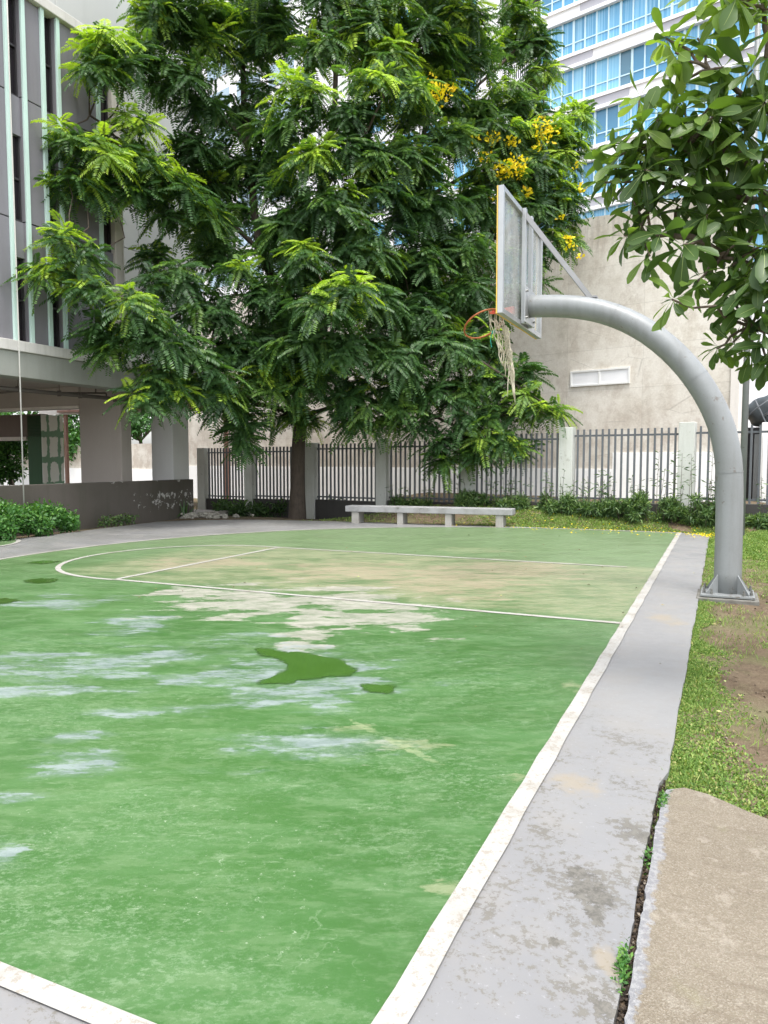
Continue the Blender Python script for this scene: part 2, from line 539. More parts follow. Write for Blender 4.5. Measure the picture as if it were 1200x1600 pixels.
def m_court():
    k = NT('worn_green_court_paint')
    vw = k.map(k.co(), rot=(0, 0, -A))          # brushed along the photograph's left-right direction in the court's own plane
    big = k.noise(0.45, 5, 0.6)
    med = k.noise(1.8, 7, 0.68, k.map(vw, scale=(0.7, 1.5, 1)))
    fine = k.noise(7, 9, 0.74, k.map(vw, scale=(0.6, 1.5, 1)))
    g = k.ramp(big, [(0.30, (0.036, 0.096, 0.021)), (0.5, (0.045, 0.120, 0.029)), (0.70, (0.064, 0.144, 0.041))])
    g = k.mix(k.math('MULTIPLY', k.rng(med, 0.44, 0.62), 0.22), g, (0.115, 0.215, 0.088))
    # dusty, rubbed film in patches; whole surface paler towards the far end
    s = k.sep(k.co())[1]
    t = k.sep(k.co())[0]
    far = k.rng(s, 3.5, 9.5)
    f2 = k.math('MAXIMUM', k.rng(k.noise(18, 10, 0.84, k.map(vw, scale=(0.75, 1.3, 1))), 0.525, 0.575), k.rng(k.noise(48, 8, 0.82, k.map(vw, scale=(0.8, 1.2, 1))), 0.535, 0.58))
    dens = k.noise(0.75, 8, 0.72, k.map(vw, scale=(0.75, 1.25, 1)))
    f2m = k.math('MULTIPLY', f2, k.rng(dens, 0.40, 0.60))
    g = k.mix(k.math('MULTIPLY', f2m, 0.55), g, (0.180, 0.262, 0.150))
    f3 = k.math('MULTIPLY', k.rng(k.noise(11, 9, 0.8), 0.53, 0.62), k.rng(k.noise(1.3, 5, 0.65), 0.62, 0.42))
    g = k.mix(k.math('MULTIPLY', f3, 0.5), g, (0.040, 0.125, 0.026))
    g = k.mix(k.math('MULTIPLY', far, 0.48), g, (0.185, 0.225, 0.130))
    g = k.mix(k.math('MULTIPLY', k.rng(fine, 0.485, 0.58), 0.20), g, (0.180, 0.255, 0.135))
    wob = k.noise(1.6, 9, 0.70, k.map(vw, scale=(0.7, 1.8, 1)))
    crumb = k.math('SUBTRACT', k.noise(5.5, 11, 0.80, k.map(vw, scale=(0.55, 1.7, 1))), 0.5)

    def crisp(m, gain=3.2, lo=0.52, hi=0.85):
        return k.rng(k.math('ADD', k.math('MULTIPLY', m, 0.85), k.math('MULTIPLY', crumb, gain)), lo, hi)
    # inside the key: rubbed olive
    key = k.math('MULTIPLY', k.math('MULTIPLY', k.rng(s, 5.25, 5.7), k.rng(s, 9.4, 9.0)), k.rng(t, -7.7, -7.0))
    key = k.math('MULTIPLY', key, k.rng(k.math('ADD', med, 0.0), 0.30, 0.55))
    g = k.mix(k.math('MULTIPLY', k.math('MULTIPLY', key, k.rng(fine, 0.40, 0.58, 0.45, 1.0)), 0.70), g, (0.255, 0.25, 0.155))
    # bare beige where players land
    bare = worn_spots(k, [(690, 905, 150, 26), (560, 895, 140, 18), (800, 890, 120, 14), (330, 880, 110, 10)], wob)
    bare = k.math('ADD', k.math('MULTIPLY', bare, 0.22), k.math('MULTIPLY', crisp(bare, 3.6, 0.45, 0.95), 0.66))
    g = k.mix(k.math('MULTIPLY', bare, 0.72), g, (0.33, 0.265, 0.19))
    pink = worn_spots(k, [(300, 928, 60, 10), (400, 938, 130, 22), (560, 948, 110, 26), (485, 980, 50, 28), (640, 962, 70, 22)], wob, 3.2)
    g = k.mix(k.math('MULTIPLY', crisp(pink, 3.0, 0.38, 0.62), 0.85), g, k.mix(k.rng(fine, 0.42, 0.58), (0.235, 0.245, 0.19), (0.37, 0.345, 0.305)))
    # blue-grey patches: an older coat showing
    blue = worn_spots(k, [(400, 1086, 62, 15), (505, 1108, 50, 24), (370, 1000, 60, 14), (250, 1022, 60, 10), (90, 1024, 110, 8), (70, 1072, 80, 14), (120, 1195, 60, 16), (30, 1250, 60, 14),
                          (105, 1152, 50, 9), (215, 972, 50, 12), (80, 940, 80, 8), (290, 1060, 100, 10), (170, 1120, 60, 8), (10, 1330, 50, 20), (460, 1165, 120, 22), (430, 1050, 200, 30), (150, 1040, 200, 24)], wob, 4.2)
    bl = k.math('ADD', k.math('MULTIPLY', blue, 0.18), k.math('MULTIPLY', crisp(blue, 4.0, 0.62, 1.05), 0.62))
    g = k.mix(bl, g, k.mix(k.rng(fine, 0.4, 0.6), (0.185, 0.225, 0.225), (0.255, 0.295, 0.30)))
    tan = worn_spots(k, [(640, 1165, 90, 10), (900, 1072, 30, 12), (800, 1215, 40, 12), (690, 1390, 60, 18), (560, 1140, 50, 12), (745, 860, 90, 5)], wob)
    g = k.mix(k.math('MULTIPLY', crisp(tan, 3.4, 0.6, 1.0), 0.45), g, (0.29, 0.295, 0.18))
    sA, tA = st(540, 1122)
    sB, tB = st(700, 1202)
    scr = k.blob((tA + tB) / 2, (sA + sB) / 2, 0.5 * math.hypot(sA - sB, tA - tB), 0.03, math.atan2(sB - sA, tB - tA), 2.4, 3, 1.3, 0.4)
    g = k.mix(k.math('MULTIPLY', crisp(scr, 4.0, 0.6, 1.0), 0.45), g, (0.28, 0.32, 0.18))
    # chalky scuffs and chips
    scv = k.map(vw, rot=(0, 0, 0.25), scale=(1.0, 3.5, 1))
    sc = k.rng(k.noise(3.2, 10, 0.8, scv), 0.57, 0.69)
    sc2 = k.rng(k.noise(3.6, 9, 0.78, k.map(vw, rot=(0, 0, -0.7), scale=(0.8, 4.0, 1))), 0.585, 0.70)
    sc = k.math('MAXIMUM', sc, sc2)
    g = k.mix(k.math('MULTIPLY', sc, 0.45), g, (0.28, 0.36, 0.23))
    wv = k.n('ShaderNodeTexWave', {'Vector': k.map(k.co(), rot=(0, 0, 0.5)), 'Scale': 2.2, 'Distortion': 14.0, 'Detail': 5.0, 'Detail Scale': 1.6, 'Detail Roughness': 0.65}).outputs[1]
    wm = k.math('MULTIPLY', k.rng(wv, 0.965, 0.995), k.rng(k.noise(2.6, 6, 0.7), 0.53, 0.62))
    g = k.mix(k.math('MULTIPLY', wm, 0.16), g, (0.30, 0.38, 0.25))
    ch = k.math('MULTIPLY', k.rng(k.noise(30, 8, 0.85), 0.60, 0.64), k.rng(k.noise(1.1, 5, 0.65), 0.42, 0.58))
    g = k.mix(k.math('MULTIPLY', ch, 0.7), g, (0.42, 0.48, 0.36))
    dk = k.math('MULTIPLY', k.rng(k.noise(60, 3, 0.7), 0.68, 0.74), 0.5)
    g = k.mix(dk, g, (0.05, 0.12, 0.04))
    rough = k.rng(med, 0.3, 0.7, 0.30, 0.55)
    h = k.math('ADD', k.math('MULTIPLY', fine, 0.5), k.math('MULTIPLY', k.noise(70, 3), 0.5))
    return k.end(k.pbr(g, rough, 0.0, k.bump(h, 0.12, 0.01), 0.42))


def m_apron():
    k = NT('peeling_grey_court_apron')
    big = k.noise(0.5, 6, 0.6)
    med = k.noise(2.2, 7, 0.68)
    s = k.sep(k.co())[1]
    t = k.sep(k.co())[0]
    c = k.ramp(big, [(0.3, (0.186, 0.185, 0.188)), (0.5, (0.216, 0.215, 0.216)), (0.7, (0.242, 0.239, 0.235))])
    c = k.mix(k.math('MULTIPLY', k.rng(med, 0.44, 0.66), 0.50), c, (0.235, 0.222, 0.200))
    near = k.rng(s, 3.6, 1.2)
    wet = k.math('MULTIPLY', k.rng(t, -4.0, -8.0), k.rng(k.noise(0.35, 5, 0.6), 0.38, 0.56))
    c = k.mix(k.math('MULTIPLY', wet, 0.65), c, (0.150, 0.150, 0.140))
    fl = k.noise(26, 10, 0.80)
    clus = k.noise(2.4, 4, 0.6)
    wob = k.noise(5, 7, 0.7)
    reg = worn_spots(k, [(915, 1395, 60, 60), (880, 1370, 80, 40), (960, 1580, 60, 40), (985, 1300, 30, 20), (900, 1440, 60, 60)], wob)
    th = k.math('ADD', fl, k.math('ADD', k.math('MULTIPLY', k.math('SUBTRACT', clus, 0.5), 0.55), k.math('MULTIPLY', reg, 0.075)))
    pe = k.rng(k.math('ADD', th, k.math('MULTIPLY', near, 0.035)), 0.586, 0.598)
    patch = k.math('MULTIPLY', worn_spots(k, [(925, 1395, 30, 26), (900, 1365, 18, 14), (865, 1470, 9, 9), (930, 1430, 16, 20)], k.noise(14, 9, 0.8)), 1.0)
    patch = k.rng(k.math('ADD', patch, k.math('SUBTRACT', fl, 0.5)), 0.40, 0.46)
    pe = k.math('MAXIMUM', k.math('MULTIPLY', pe, k.rng(s, 3.4, 2.0, 0.0, 1.0)), patch)
    c = k.mix(k.math('MULTIPLY', pe, 0.85), c, k.mix(k.rng(fl, 0.4, 0.6), (0.075, 0.068, 0.055), (0.155, 0.145, 0.122)))
    rust = worn_spots(k, [(1040, 968, 22, 8), (900, 1225, 40, 14), (950, 1502, 16, 26)], wob)
    c = k.mix(k.math('MULTIPLY', rust, 0.45), c, (0.30, 0.24, 0.15))
    # expansion marks across the curb
    sc = k.rng(k.noise(2.5, 9, 0.78, k.map(k.co(), scale=(0.5, 4, 1))), 0.60, 0.72)
    c = k.mix(k.math('MULTIPLY', sc, 0.40), c, (0.24, 0.225, 0.20))
    wh = k.rng(k.noise(40, 5, 0.75), 0.60, 0.68)
    c = k.mix(k.math('MULTIPLY', wh, 0.40), c, (0.40, 0.40, 0.41))
    fn = k.noise(80, 3)
    rough = k.rng(med, 0.3, 0.7, 0.32, 0.6)
    hh = k.math('SUBTRACT', k.math('MULTIPLY', fn, 0.3), pe)
    return k.end(k.pbr(c, rough, 0.0, k.bump(hh, 0.18, 0.006), 0.4))


def m_line():
    k = NT('worn_white_court_line')
    fl = k.noise(34, 10, 0.82)
    med = k.noise(3.0, 6, 0.65)
    c = k.mix(k.rng(med, 0.45, 0.7), (0.36, 0.35, 0.325), (0.28, 0.268, 0.235))
    c = k.mix(k.math('MULTIPLY', k.rng(k.math('ADD', fl, k.math('MULTIPLY', med, 0.25)), 0.655, 0.70), 0.65), c, (0.235, 0.20, 0.155))
    s0, t0 = st(1012, 898)
    gap = k.blob(t0, s0, 0.30, 0.36, 0, 0.35, 3, 1.1, 0.8)
    c = k.mix(k.math('MULTIPLY', gap, 0.85), c, (0.30, 0.29, 0.25))
    return k.end(k.pbr(c, 0.6, 0.0, k.bump(fl, 0.1, 0.005), 0.35))


def m_slab():
    k = NT('washed_aggregate_concrete')
    big = k.noise(1.2, 6, 0.6)
    c = k.ramp(big, [(0.3, (0.150, 0.126, 0.092)), (0.5, (0.190, 0.163, 0.122)), (0.72, (0.228, 0.200, 0.155))])
    peb = k.vor(240, None, 'F1', 1)
    pb = k.n('ShaderNodeSeparateColor', {0: peb}).outputs[0]
    c = k.mix(0.40, c, k.ramp(pb, [(0.0, (0.12, 0.098, 0.072)), (0.45, (0.20, 0.168, 0.125)), (0.8, (0.27, 0.238, 0.19)), (1.0, (0.40, 0.36, 0.30))]))
    st_ = k.rng(k.noise(6, 8, 0.75, k.map(k.co(), rot=(0, 0, 0.9), scale=(0.7, 2.6, 1))), 0.50, 0.66)
    c = k.mix(k.math('MULTIPLY', st_, 0.6), c, (0.14, 0.112, 0.082))
    pl_ = k.rng(k.noise(7, 9, 0.8), 0.53, 0.62)
    c = k.mix(k.math('MULTIPLY', pl_, 0.4), c, (0.34, 0.31, 0.255))
    mo = k.rng(k.noise(3.2, 6, 0.7), 0.55, 0.75)
    c = k.mix(k.math('MULTIPLY', mo, 0.4), c, (0.20, 0.195, 0.105))
    # the court's grey paint slopped over the slab's edge
    x = k.sep(k.co())[0]
    ed = k.rng(k.math('ADD', x, k.math('MULTIPLY', k.math('SUBTRACT', k.noise(14, 8, 0.75), 0.5), 0.14)), 0.592, 0.578)
    c = k.mix(k.math('MULTIPLY', ed, 0.85), c, k.mix(k.rng(k.noise(45, 5, 0.7), 0.44, 0.6), (0.20, 0.205, 0.22), (0.29, 0.295, 0.30)))
    hh = k.math('ADD', k.vor(240), k.math('MULTIPLY', k.noise(160, 2), 0.5))
    return k.end(k.pbr(c, 0.85, 0.0, k.bump(hh, 0.45, 0.008), 0.25))


def m_soil():
    k = NT('bare_brown_soil')
    big = k.noise(0.7, 6, 0.62)
    med = k.noise(4.0, 8, 0.70)
    fn = k.noise(30, 6, 0.72)
    c = k.ramp(big, [(0.3, (0.095, 0.066, 0.042)), (0.5, (0.140, 0.104, 0.068)), (0.72, (0.185, 0.145, 0.098))])
    c = k.mix(k.math('MULTIPLY', k.rng(med, 0.45, 0.66), 0.65), c, (0.066, 0.043, 0.028))
    c = k.mix(k.math('MULTIPLY', k.rng(fn, 0.50, 0.68), 0.55), c, (0.225, 0.178, 0.122))
    gr = k.rng(k.noise(1.1, 6, 0.65), 0.47, 0.60)
    c = k.mix(k.math('MULTIPLY', gr, 0.35), c, (0.13, 0.155, 0.055))
    h = k.math('ADD', k.math('MULTIPLY', med, 0.8), k.math('MULTIPLY', fn, 0.35))
    return k.end(k.pbr(c, 0.95, 0.0, k.bump(h, 0.9, 0.05), 0.15))


def m_puddle():
    k = NT('rain_water_on_green_paint')
    n = k.noise(2.0, 5, 0.6)
    c = k.mix(k.rng(n, 0.35, 0.7), (0.044, 0.104, 0.018), (0.054, 0.122, 0.026))
    return k.end(k.pbr(c, 0.07, 0.0, None, 0.45))


M['court'] = m_court()
M['apron'] = m_apron()
M['line'] = m_line()
M['slab'] = m_slab()
M['soil'] = m_soil()
M['puddle'] = m_puddle()


# ------------------------------------------------------------------ vectorised foliage
def nrm(v):
    return v / np.maximum(np.linalg.norm(v, axis=-1, keepdims=True), 1e-9)


def rdir(n, zmin=-1.0, zmax=1.0):
    z = RNG.uniform(zmin, zmax, n)
    a = RNG.uniform(0, 2 * pi, n)
    r = np.sqrt(1 - z * z)
    return np.stack([r * np.cos(a), r * np.sin(a), z], 1)


def cards(P, D, U, L, W, fold=0.15):
    """leaf-shaped diamonds: base P, axis D, normal U"""
    S = nrm(np.cross(D, U))
    mid = P + D * (L * 0.5)[:, None] + U * (L * fold)[:, None]
    V = np.stack([P, mid + S * (W / 2)[:, None], P + D * L[:, None], mid - S * (W / 2)[:, None]], 1).reshape(-1, 3)
    return V, np.arange(len(V)).reshape(-1, 4)


def fronds(B, D, U, L, tint, npin=15, wid=0.070, pin=0.38, droop=0.36):
    """feathery compound leaves"""
    n = len(B)
    Vs, Ts = [], []
    S = nrm(np.cross(D, U))
    U = nrm(np.cross(S, D))
    down = np.array([0, 0, -1.0])
    for j in range(npin):
        f = (j + 0.8) / npin
        p = B + D * (L * f)[:, None] + down * (L * droop * f * f)[:, None]
        ax = nrm(D + down * (2 * droop * f))
        pl = L * pin * (1.0 - 0.55 * f) * min(1.0, 0.55 + f * 1.6)
        for sg in (-1, 1):
            d = nrm(S * sg * 0.95 + ax * 0.45 - U * 0.28 + RNG.normal(0, 0.07, (n, 3)))
            uu = nrm(U + RNG.normal(0, 0.2, (n, 3)))
            V, _ = cards(p, d, uu, pl, L * wid, 0.05)
            Vs.append(V)
            Ts.append(np.clip(tint + RNG.normal(0, 0.05, n), 0, 1))
    # rachis
    V, _ = cards(B, nrm(D + down * droop), S, L * 0.98, L * 0.018, 0.0)
    Vs.append(V)
    Ts.append(tint)
    V = np.concatenate(Vs)
    return V, np.arange(len(V)).reshape(-1, 4), np.concatenate(Ts)


def leafball(name, m, parent, off, centres, radii, count, size, tint=(0.2, 0.8), flat=0.75, up=0.4, shell=0.5, aspect=0.5):
    """leaves spread through several lobes, as one mesh"""
    Ps, Ns = [], []
    w = np.array([r ** 2 for r in radii])
    w = w / w.sum()
    for c, r, q in zip(centres, radii, w):
        n = max(4, int(count * q))
        d = rdir(n)
        rr = r * (shell + (1 - shell) * RNG.random(n)) * (0.8 + 0.35 * RNG.random(n))
        Ps.append(np.array(c) + d * rr[:, None] * np.array([1, 1, flat]))
        Ns.append(d)
    P = np.concatenate(Ps)
    N = np.concatenate(Ns)
    D = nrm(N * 0.6 + rdir(len(P)) * 0.9)
    U = nrm(np.array([0, 0, up]) + N * 0.5 + rdir(len(P)) * 0.6)
    L = RNG.uniform(size * 0.6, size * 1.3, len(P))
    V, Fq = cards(P, D, U, L, L * aspect)
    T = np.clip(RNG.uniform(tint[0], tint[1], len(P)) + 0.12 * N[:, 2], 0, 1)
    return np_mesh(name, V, Fq, T, m, parent, off)


# ================================================================== SETTING: ground
def axis_grid(lo, hi, step, far):
    a = np.arange(lo, hi + 1e-6, step)
    e = np.array([1, 3, 8, 20, 50, 120, far])
    return np.concatenate([lo - e[::-1], a, hi + e])


gx = axis_grid(-14, 15, 0.22, 400)
gy = axis_grid(-4, 30, 0.22, 600)
X, Y = np.meshgrid(gx, gy, indexing='ij')
Z = gz(X, Y)
bumpy = 0.012 * np.sin(X * 3.1 + np.sin(Y * 2.3)) * np.sin(Y * 2.7 + 1.3 * np.sin(X * 1.9)) + 0.008 * np.sin(X * 7.7 + Y * 3.3) * np.sin(Y * 8.1 - X * 2)
ss, tt = inv(X, Y)
Z = Z + bumpy * np.where((tt > 0.5) | (ss > 15.0), 1, 0.3) - 0.03 * ((tt < 0.4) & (ss < 14))
V = np.stack([X, Y, Z], -1).reshape(-1, 3)
ny = len(gy)
idx = np.arange(len(gx) * ny).reshape(len(gx), ny)
Fq = np.stack([idx[:-1, :-1], idx[1:, :-1], idx[1:, 1:], idx[:-1, 1:]], -1).reshape(-1, 4)
g = np_mesh('ground', V, Fq, None, M['soil'])
g.data.polygons.foreach_set('use_smooth', [True] * len(g.data.polygons))
tag(g, kind='structure')

COURT_ROT = (0, 0, -A)


def court_obj(mb, name, m, kind='structure', parent=None):
    o = mb.build(name, m, parent)
    o.location = (O[0], O[1], 0)
    o.rotation_euler = COURT_ROT
    if kind:
        tag(o, kind=kind)
    return o


# grey apron slab (local x = t, y = s)
def jag(p, q, n, amp, seed):
    """a broken edge: slow wander plus sharp little bites"""
    r = random.Random(seed)
    ph = [r.uniform(0, 6.3) for _ in range(4)]
    out = []
    bite = 0.0
    for i in range(n):
        f = i / n
        x = p[0] + (q[0] - p[0]) * f
        y = p[1] + (q[1] - p[1]) * f
        bite = r.uniform(-1, 1) * amp if r.random() < 0.35 else bite * 0.5
        w = amp * 0.8 * (math.sin(y * 3.1 + ph[0]) + 0.7 * math.sin(y * 7.7 + ph[1]) + 0.5 * math.sin(y * 17.3 + ph[2])) / 1.6
        out.append((x + w + bite, y + r.uniform(-.3, .3) * abs(q[1] - p[1]) / n))
    return out


edge = [(-30, -3.0), (0.535, -3.0)]
edge += jag((0.535, -0.6), (0.528, 1.9), 90, 0.0045, 3)
edge += jag((0.56, 2.0), (0.565, 14.3), 150, 0.006, 4)
edge += [(0.53, 14.42), (0.30, 14.80), (0.0, 14.93), (-1.5, 14.95), (-3.6, 14.88), (-5.6, 14.74), (-7.7, 14.54), (-9.0, 14.36), (-10.0, 14.13), (-10.8, 13.72), (-11.39, 13.29), (-11.9, 12.6), (-11.75, 10.5), (-11.55, 8.6), (-11.5, 6.5), (-11.6, 3.0), (-30, 3.0)]
ap = MB().prism(edge, -0.16, 0.0)
court_obj(ap, 'court_apron', M['apron'])

# green play area: straight near the baseline, then the three-point arc
S0, S1, TC, SCN = -0.28, 14.75, -1.75, 7.235
R3 = 7.515


def arc_pts(r, n=64):
    return [(TC - r * math.sin(a), SCN - r * math.cos(a)) for a in np.linspace(0, pi, n)]


def region(r, t0=0.0):
    return [(t0, SCN - r)] + arc_pts(r) + [(t0, SCN + r)]


mb = MB()
pts = region(R3 + 0.03, 0.02)
mb.add([(p[0], p[1], 0.004) for p in pts], [tuple(range(len(pts)))])
court_obj(mb, 'court_surface', M['court'])


def ring_strip(name, left, right, z=0.008):
    court_obj(MB().strip(left, right, z), name, M['line'])


LW = 0.074
RO, RI = R3 + 0.062, R3 - 0.010
ring_strip('three_point_line', [(-0.06, SCN - RO)] + arc_pts(RO) + [(-0.06, SCN + RO)], [(-0.06, SCN - RI)] + arc_pts(RI) + [(-0.06, SCN + RI)])
ys = np.linspace(-2.9, 14.9, 60)
ring_strip('baseline_marking', [(-0.052 + 0.004 * math.sin(y * 9), y) for y in ys], [(0.034 + 0.004 * math.sin(y * 7 + 1), y) for y in ys], 0.0095)
L0, L1, TF = 5.33, 9.14, -6.18
for y in (L0, L1):
    te = -0.055 if y == L0 else -0.42
    xs = np.linspace(TF - 0.0, te, 40)
    ring_strip('lane_line', [(x, y - LW / 2 + 0.003 * math.sin(x * 11)) for x in xs], [(x, y + LW / 2 + 0.003 * math.sin(x * 8 + 2)) for x in xs], 0.0085)
ring_strip('free_throw_line', [(TF - LW / 2, L0 + LW / 2), (TF - LW / 2, L1 - LW / 2)], [(TF + LW / 2, L0 + LW / 2), (TF + LW / 2, L1 - LW / 2)], 0.0085)
AR = np.linspace(-pi / 2, pi / 2, 60)
MID = (L0 + L1) / 2


def arc(d):
    return [(TF - (2.10 + d) * math.cos(a) ** 0.9, MID + (1.93 + d + 0.06 * math.sin(2 * abs(a))) * math.sin(a)) for a in AR]


ring_strip('free_throw_arc', arc(0.036), arc(-0.036), 0.0085)
# the small green circle cut by the left edge of the view
s_, t_ = st(27, 848.5)
c0 = gnd(27, 848.5)
ccx = C(s_, t_) - Vector((1.30, 0.25, 0))
cs_, ct_ = inv(ccx.x, ccx.y)
cr2 = 1.32
fa = np.linspace(0, 2 * pi, 60)
mb = MB()
mb.add([(ct_ + cr2 * math.cos(a), cs_ + cr2 * math.sin(a), 0.004) for a in fa[:-1]], [tuple(range(59))])
court_obj(mb, 'centre_circle_surface', M['court'])
ring_strip('centre_circle_line', [(ct_ + (cr2 + 0.02) * math.cos(a), cs_ + (cr2 + 0.02) * math.sin(a)) for a in fa], [(ct_ + (cr2 - 0.06) * math.cos(a), cs_ + (cr2 - 0.06) * math.sin(a)) for a in fa])


# rain puddles
def m_damp():
    k = NT('damp_green_paint')
    a = k.n('ShaderNodeAttribute', attribute_name='wet').outputs['Fac']
    tr = k.n('ShaderNodeBsdfTransparent').outputs[0]
    df = k.pbr((0.046, 0.108, 0.022), 0.25, 0.0, None, 0.45)
    mx = k.n('ShaderNodeMixShader', {0: k.rng(k.math('ADD', a, k.math('MULTIPLY', k.math('SUBTRACT', k.noise(9, 8, 0.75), 0.5), 1.2)), 0.15, 0.85)})
    k.t.links.new(tr, mx.inputs[1])
    k.t.links.new(df, mx.inputs[2])
    return k.end(mx.outputs[0])


M['damp'] = m_damp()


def puddle(pix, seed=0):
    r = random.Random(seed)
    P = []
    n = len(pix)
    for i in range(n):                                   # Catmull-Rom outline
        p0, p1, p2, p3 = pix[i - 1], pix[i], pix[(i + 1) % n], pix[(i + 2) % n]
        for f in (0, .17, .33, .5, .67, .83):
            q = [0.5 * (2 * b + (c - a) * f + (2 * a - 5 * b + 4 * c - d) * f * f + (3 * b - a - 3 * c + d) * f ** 3) for a, b, c, d in zip(p0, p1, p2, p3)]
            s, t = st(q[0] + r.uniform(-1.3, 1.3), q[1] + r.uniform(-.6, .6))
            P.append((t, s))
    mb = MB()
    mb.add([(p[0], p[1], 0.0098) for p in P], [tuple(range(len(P)))])
    court_obj(mb, 'puddle', M['puddle'])
    # damp margin, drying outwards
    cx = sum(p[0] for p in P) / len(P)
    cy = sum(p[1] for p in P) / len(P)
    m = len(P)
    out = []
    for i, p in enumerate(P):
        a, b = P[i - 3], P[(i + 3) % m]
        nx, ny = (b[1] - a[1]), -(b[0] - a[0])
        l = math.hypot(nx, ny) or 1
        if nx * (p[0] - cx) + ny * (p[1] - cy) < 0 and len(pix) < 8:
            nx, ny = -nx, -ny
        w = 0.075 * (0.7 + 0.5 * math.sin(i * 0.7))
        out.append((p[0] + nx / l * w, p[1] + ny / l * w))
    area = sum(P[i - 1][0] * P[i][1] - P[i][0] * P[i - 1][1] for i in range(m))
    if area < 0 and len(pix) >= 8:
        out = [(2 * p[0] - o[0], 2 * p[1] - o[1]) for p, o in zip(P, out)]
    mb = MB()
    mb.add([(p[0], p[1], 0.0090) for p in P] + [(p[0], p[1], 0.0068) for p in out], [(i, (i + 1) % m, (i + 1) % m + m, i + m) for i in range(m)])
    o = court_obj(mb, 'puddle_margin', M['damp'])
    at_ = o.data.attributes.new('wet', 'FLOAT', 'POINT')
    at_.data.foreach_set('value', [0.9] * m + [0.0] * m)


puddle([(402, 1016), (425, 1017), (452, 1024), (456, 1021), (500, 1027), (530, 1034), (545, 1044), (551, 1052), (535, 1056), (500, 1059), (470, 1063), (445, 1068), (414, 1069), (425, 1060), (450, 1050), (447, 1035), (430, 1029), (410, 1022)], 1)
puddle([(568, 1074), (590, 1072), (612, 1075), (610, 1081), (590, 1083), (575, 1079)], 2)
puddle([(42, 909), (60, 905), (85, 906), (82, 910), (60, 912)], 3)
puddle([(-8, 938), (12, 936), (24, 940), (10, 943), (-8, 944)], 4)
puddle([(45, 880), (70, 877), (90, 878.5), (70, 881)], 5)

# concrete pad at the right, behind the crack
pad = [(0.562, -3.0)] + jag((0.562, -0.6), (0.552, 1.72), 90, 0.0055, 8) + [(0.566, 1.80), (0.64, 1.86), (0.74, 1.83), (0.90, 1.72), (1.15, 1.58), (1.6, 1.43), (2.6, 1.2), (5.0, 0.9), (5.0, -3.0)]
court_obj(MB().prism(pad, -0.15, 0.004), 'concrete_path', M['slab'])

# ================================================================== basketball hoop
PS = 7.3
hoop = thing('basketball_hoop', 'grey curved-pole basketball hoop with clear backboard and torn hanging net', 'basketball hoop', C(PS, 0.85), -A)
off = (0.85, PS, 0.0)
path = [(0.85, 0.03), (0.848, 0.5), (0.845, 1.0), (0.835, 1.4), (0.80, 1.66), (0.73, 1.92), (0.62, 2.17), (0.47, 2.42), (0.29, 2.65), (0.08, 2.86), (-0.16, 3.04), (-0.42, 3.18), (-0.68, 3.27), (-0.95, 3.325), (-1.22, 3.35), (-1.47, 3.36)]
pm = []
for i in range(len(path) - 1):
    for f in (0, 0.5):
        a_, b_ = path[i], path[i + 1]
        pm.append(((a_[0] * (1 - f) + b_[0] * f), PS, a_[1] * (1 - f) + b_[1] * f))
pm.append((path[-1][0], PS, path[-1][1]))
pm2 = [Vector(p) for p in pm]
for _ in range(2):
    pm2 = [pm2[0]] + [(pm2[i - 1] + pm2[i] * 2 + pm2[i + 1]) / 4 for i in range(1, len(pm2) - 1)] + [pm2[-1]]
MB(off).tube(pm2, [0.142 - 0.012 * (i / (len(pm2) - 1)) for i in range(len(pm2))], 40).build('pole', M['steel'], hoop, True)
wl = MB(off)
for i in (6, 14, 22):
    d = (pm2[i + 1] - pm2[i - 1]).normalized()
    r = 0.142 - 0.012 * (i / (len(pm2) - 1)) + 0.003
    wl.tube([pm2[i] - d * 0.006, pm2[i] + d * 0.006], [r, r], 40, cap=False)
wl.each('weld_ring', M['steel'], hoop, True)
bp = MB(off).box(0.85 - 0.27, 0.85 + 0.27, PS - 0.27, PS + 0.27, 0.02, 0.045)
bpo = bp.build('base_plate', M['steel'], hoop, bevel=0.004)
MB(off).box(0.85 - 0.31, 0.85 + 0.31, PS - 0.31, PS + 0.31, -0.12, 0.012).build('footing', M['footing'], hoop, bevel=0.01)
for k in range(4):
    a = pi / 4 + k * pi / 2
    dx, dy = math.cos(a), math.sin(a)
    gs = MB(off)
    px, py = -dy * 0.006, dx * 0.006
    tri = [(0.12, 0.045), (0.30, 0.045), (0.30, 0.058), (0.142, 0.25), (0.12, 0.25)]
    vs = [(0.85 + dx * r + px, PS + dy * r + py, z) for r, z in tri] + [(0.85 + dx * r - px, PS + dy * r - py, z) for r, z in tri]
    n = len(tri)
    gs.add(vs, [tuple(range(n)), tuple(range(n, 2 * n))[::-1]] + [(i, (i + 1) % n, (i + 1) % n + n, i + n) for i in range(n)])
    gs.build('gusset', M['steel'], hoop)
for (dx, dy) in ((-1, -1), (1, -1), (1, 1), (-1, 1)):
    for e in (0, 1):
        cx = 0.85 + dx * (0.235 - 0.075 * e)
        cy = PS + dy * (0.16 + 0.075 * e)
        b = MB(off)
        b.tube([(cx, cy, 0.045), (cx, cy, 0.075)], 0.020, 6)
        b.tube([(cx, cy, 0.06), (cx, cy, 0.105)], 0.011, 8)
        b.build('bolt', M['bolt'], bpo and hoop)

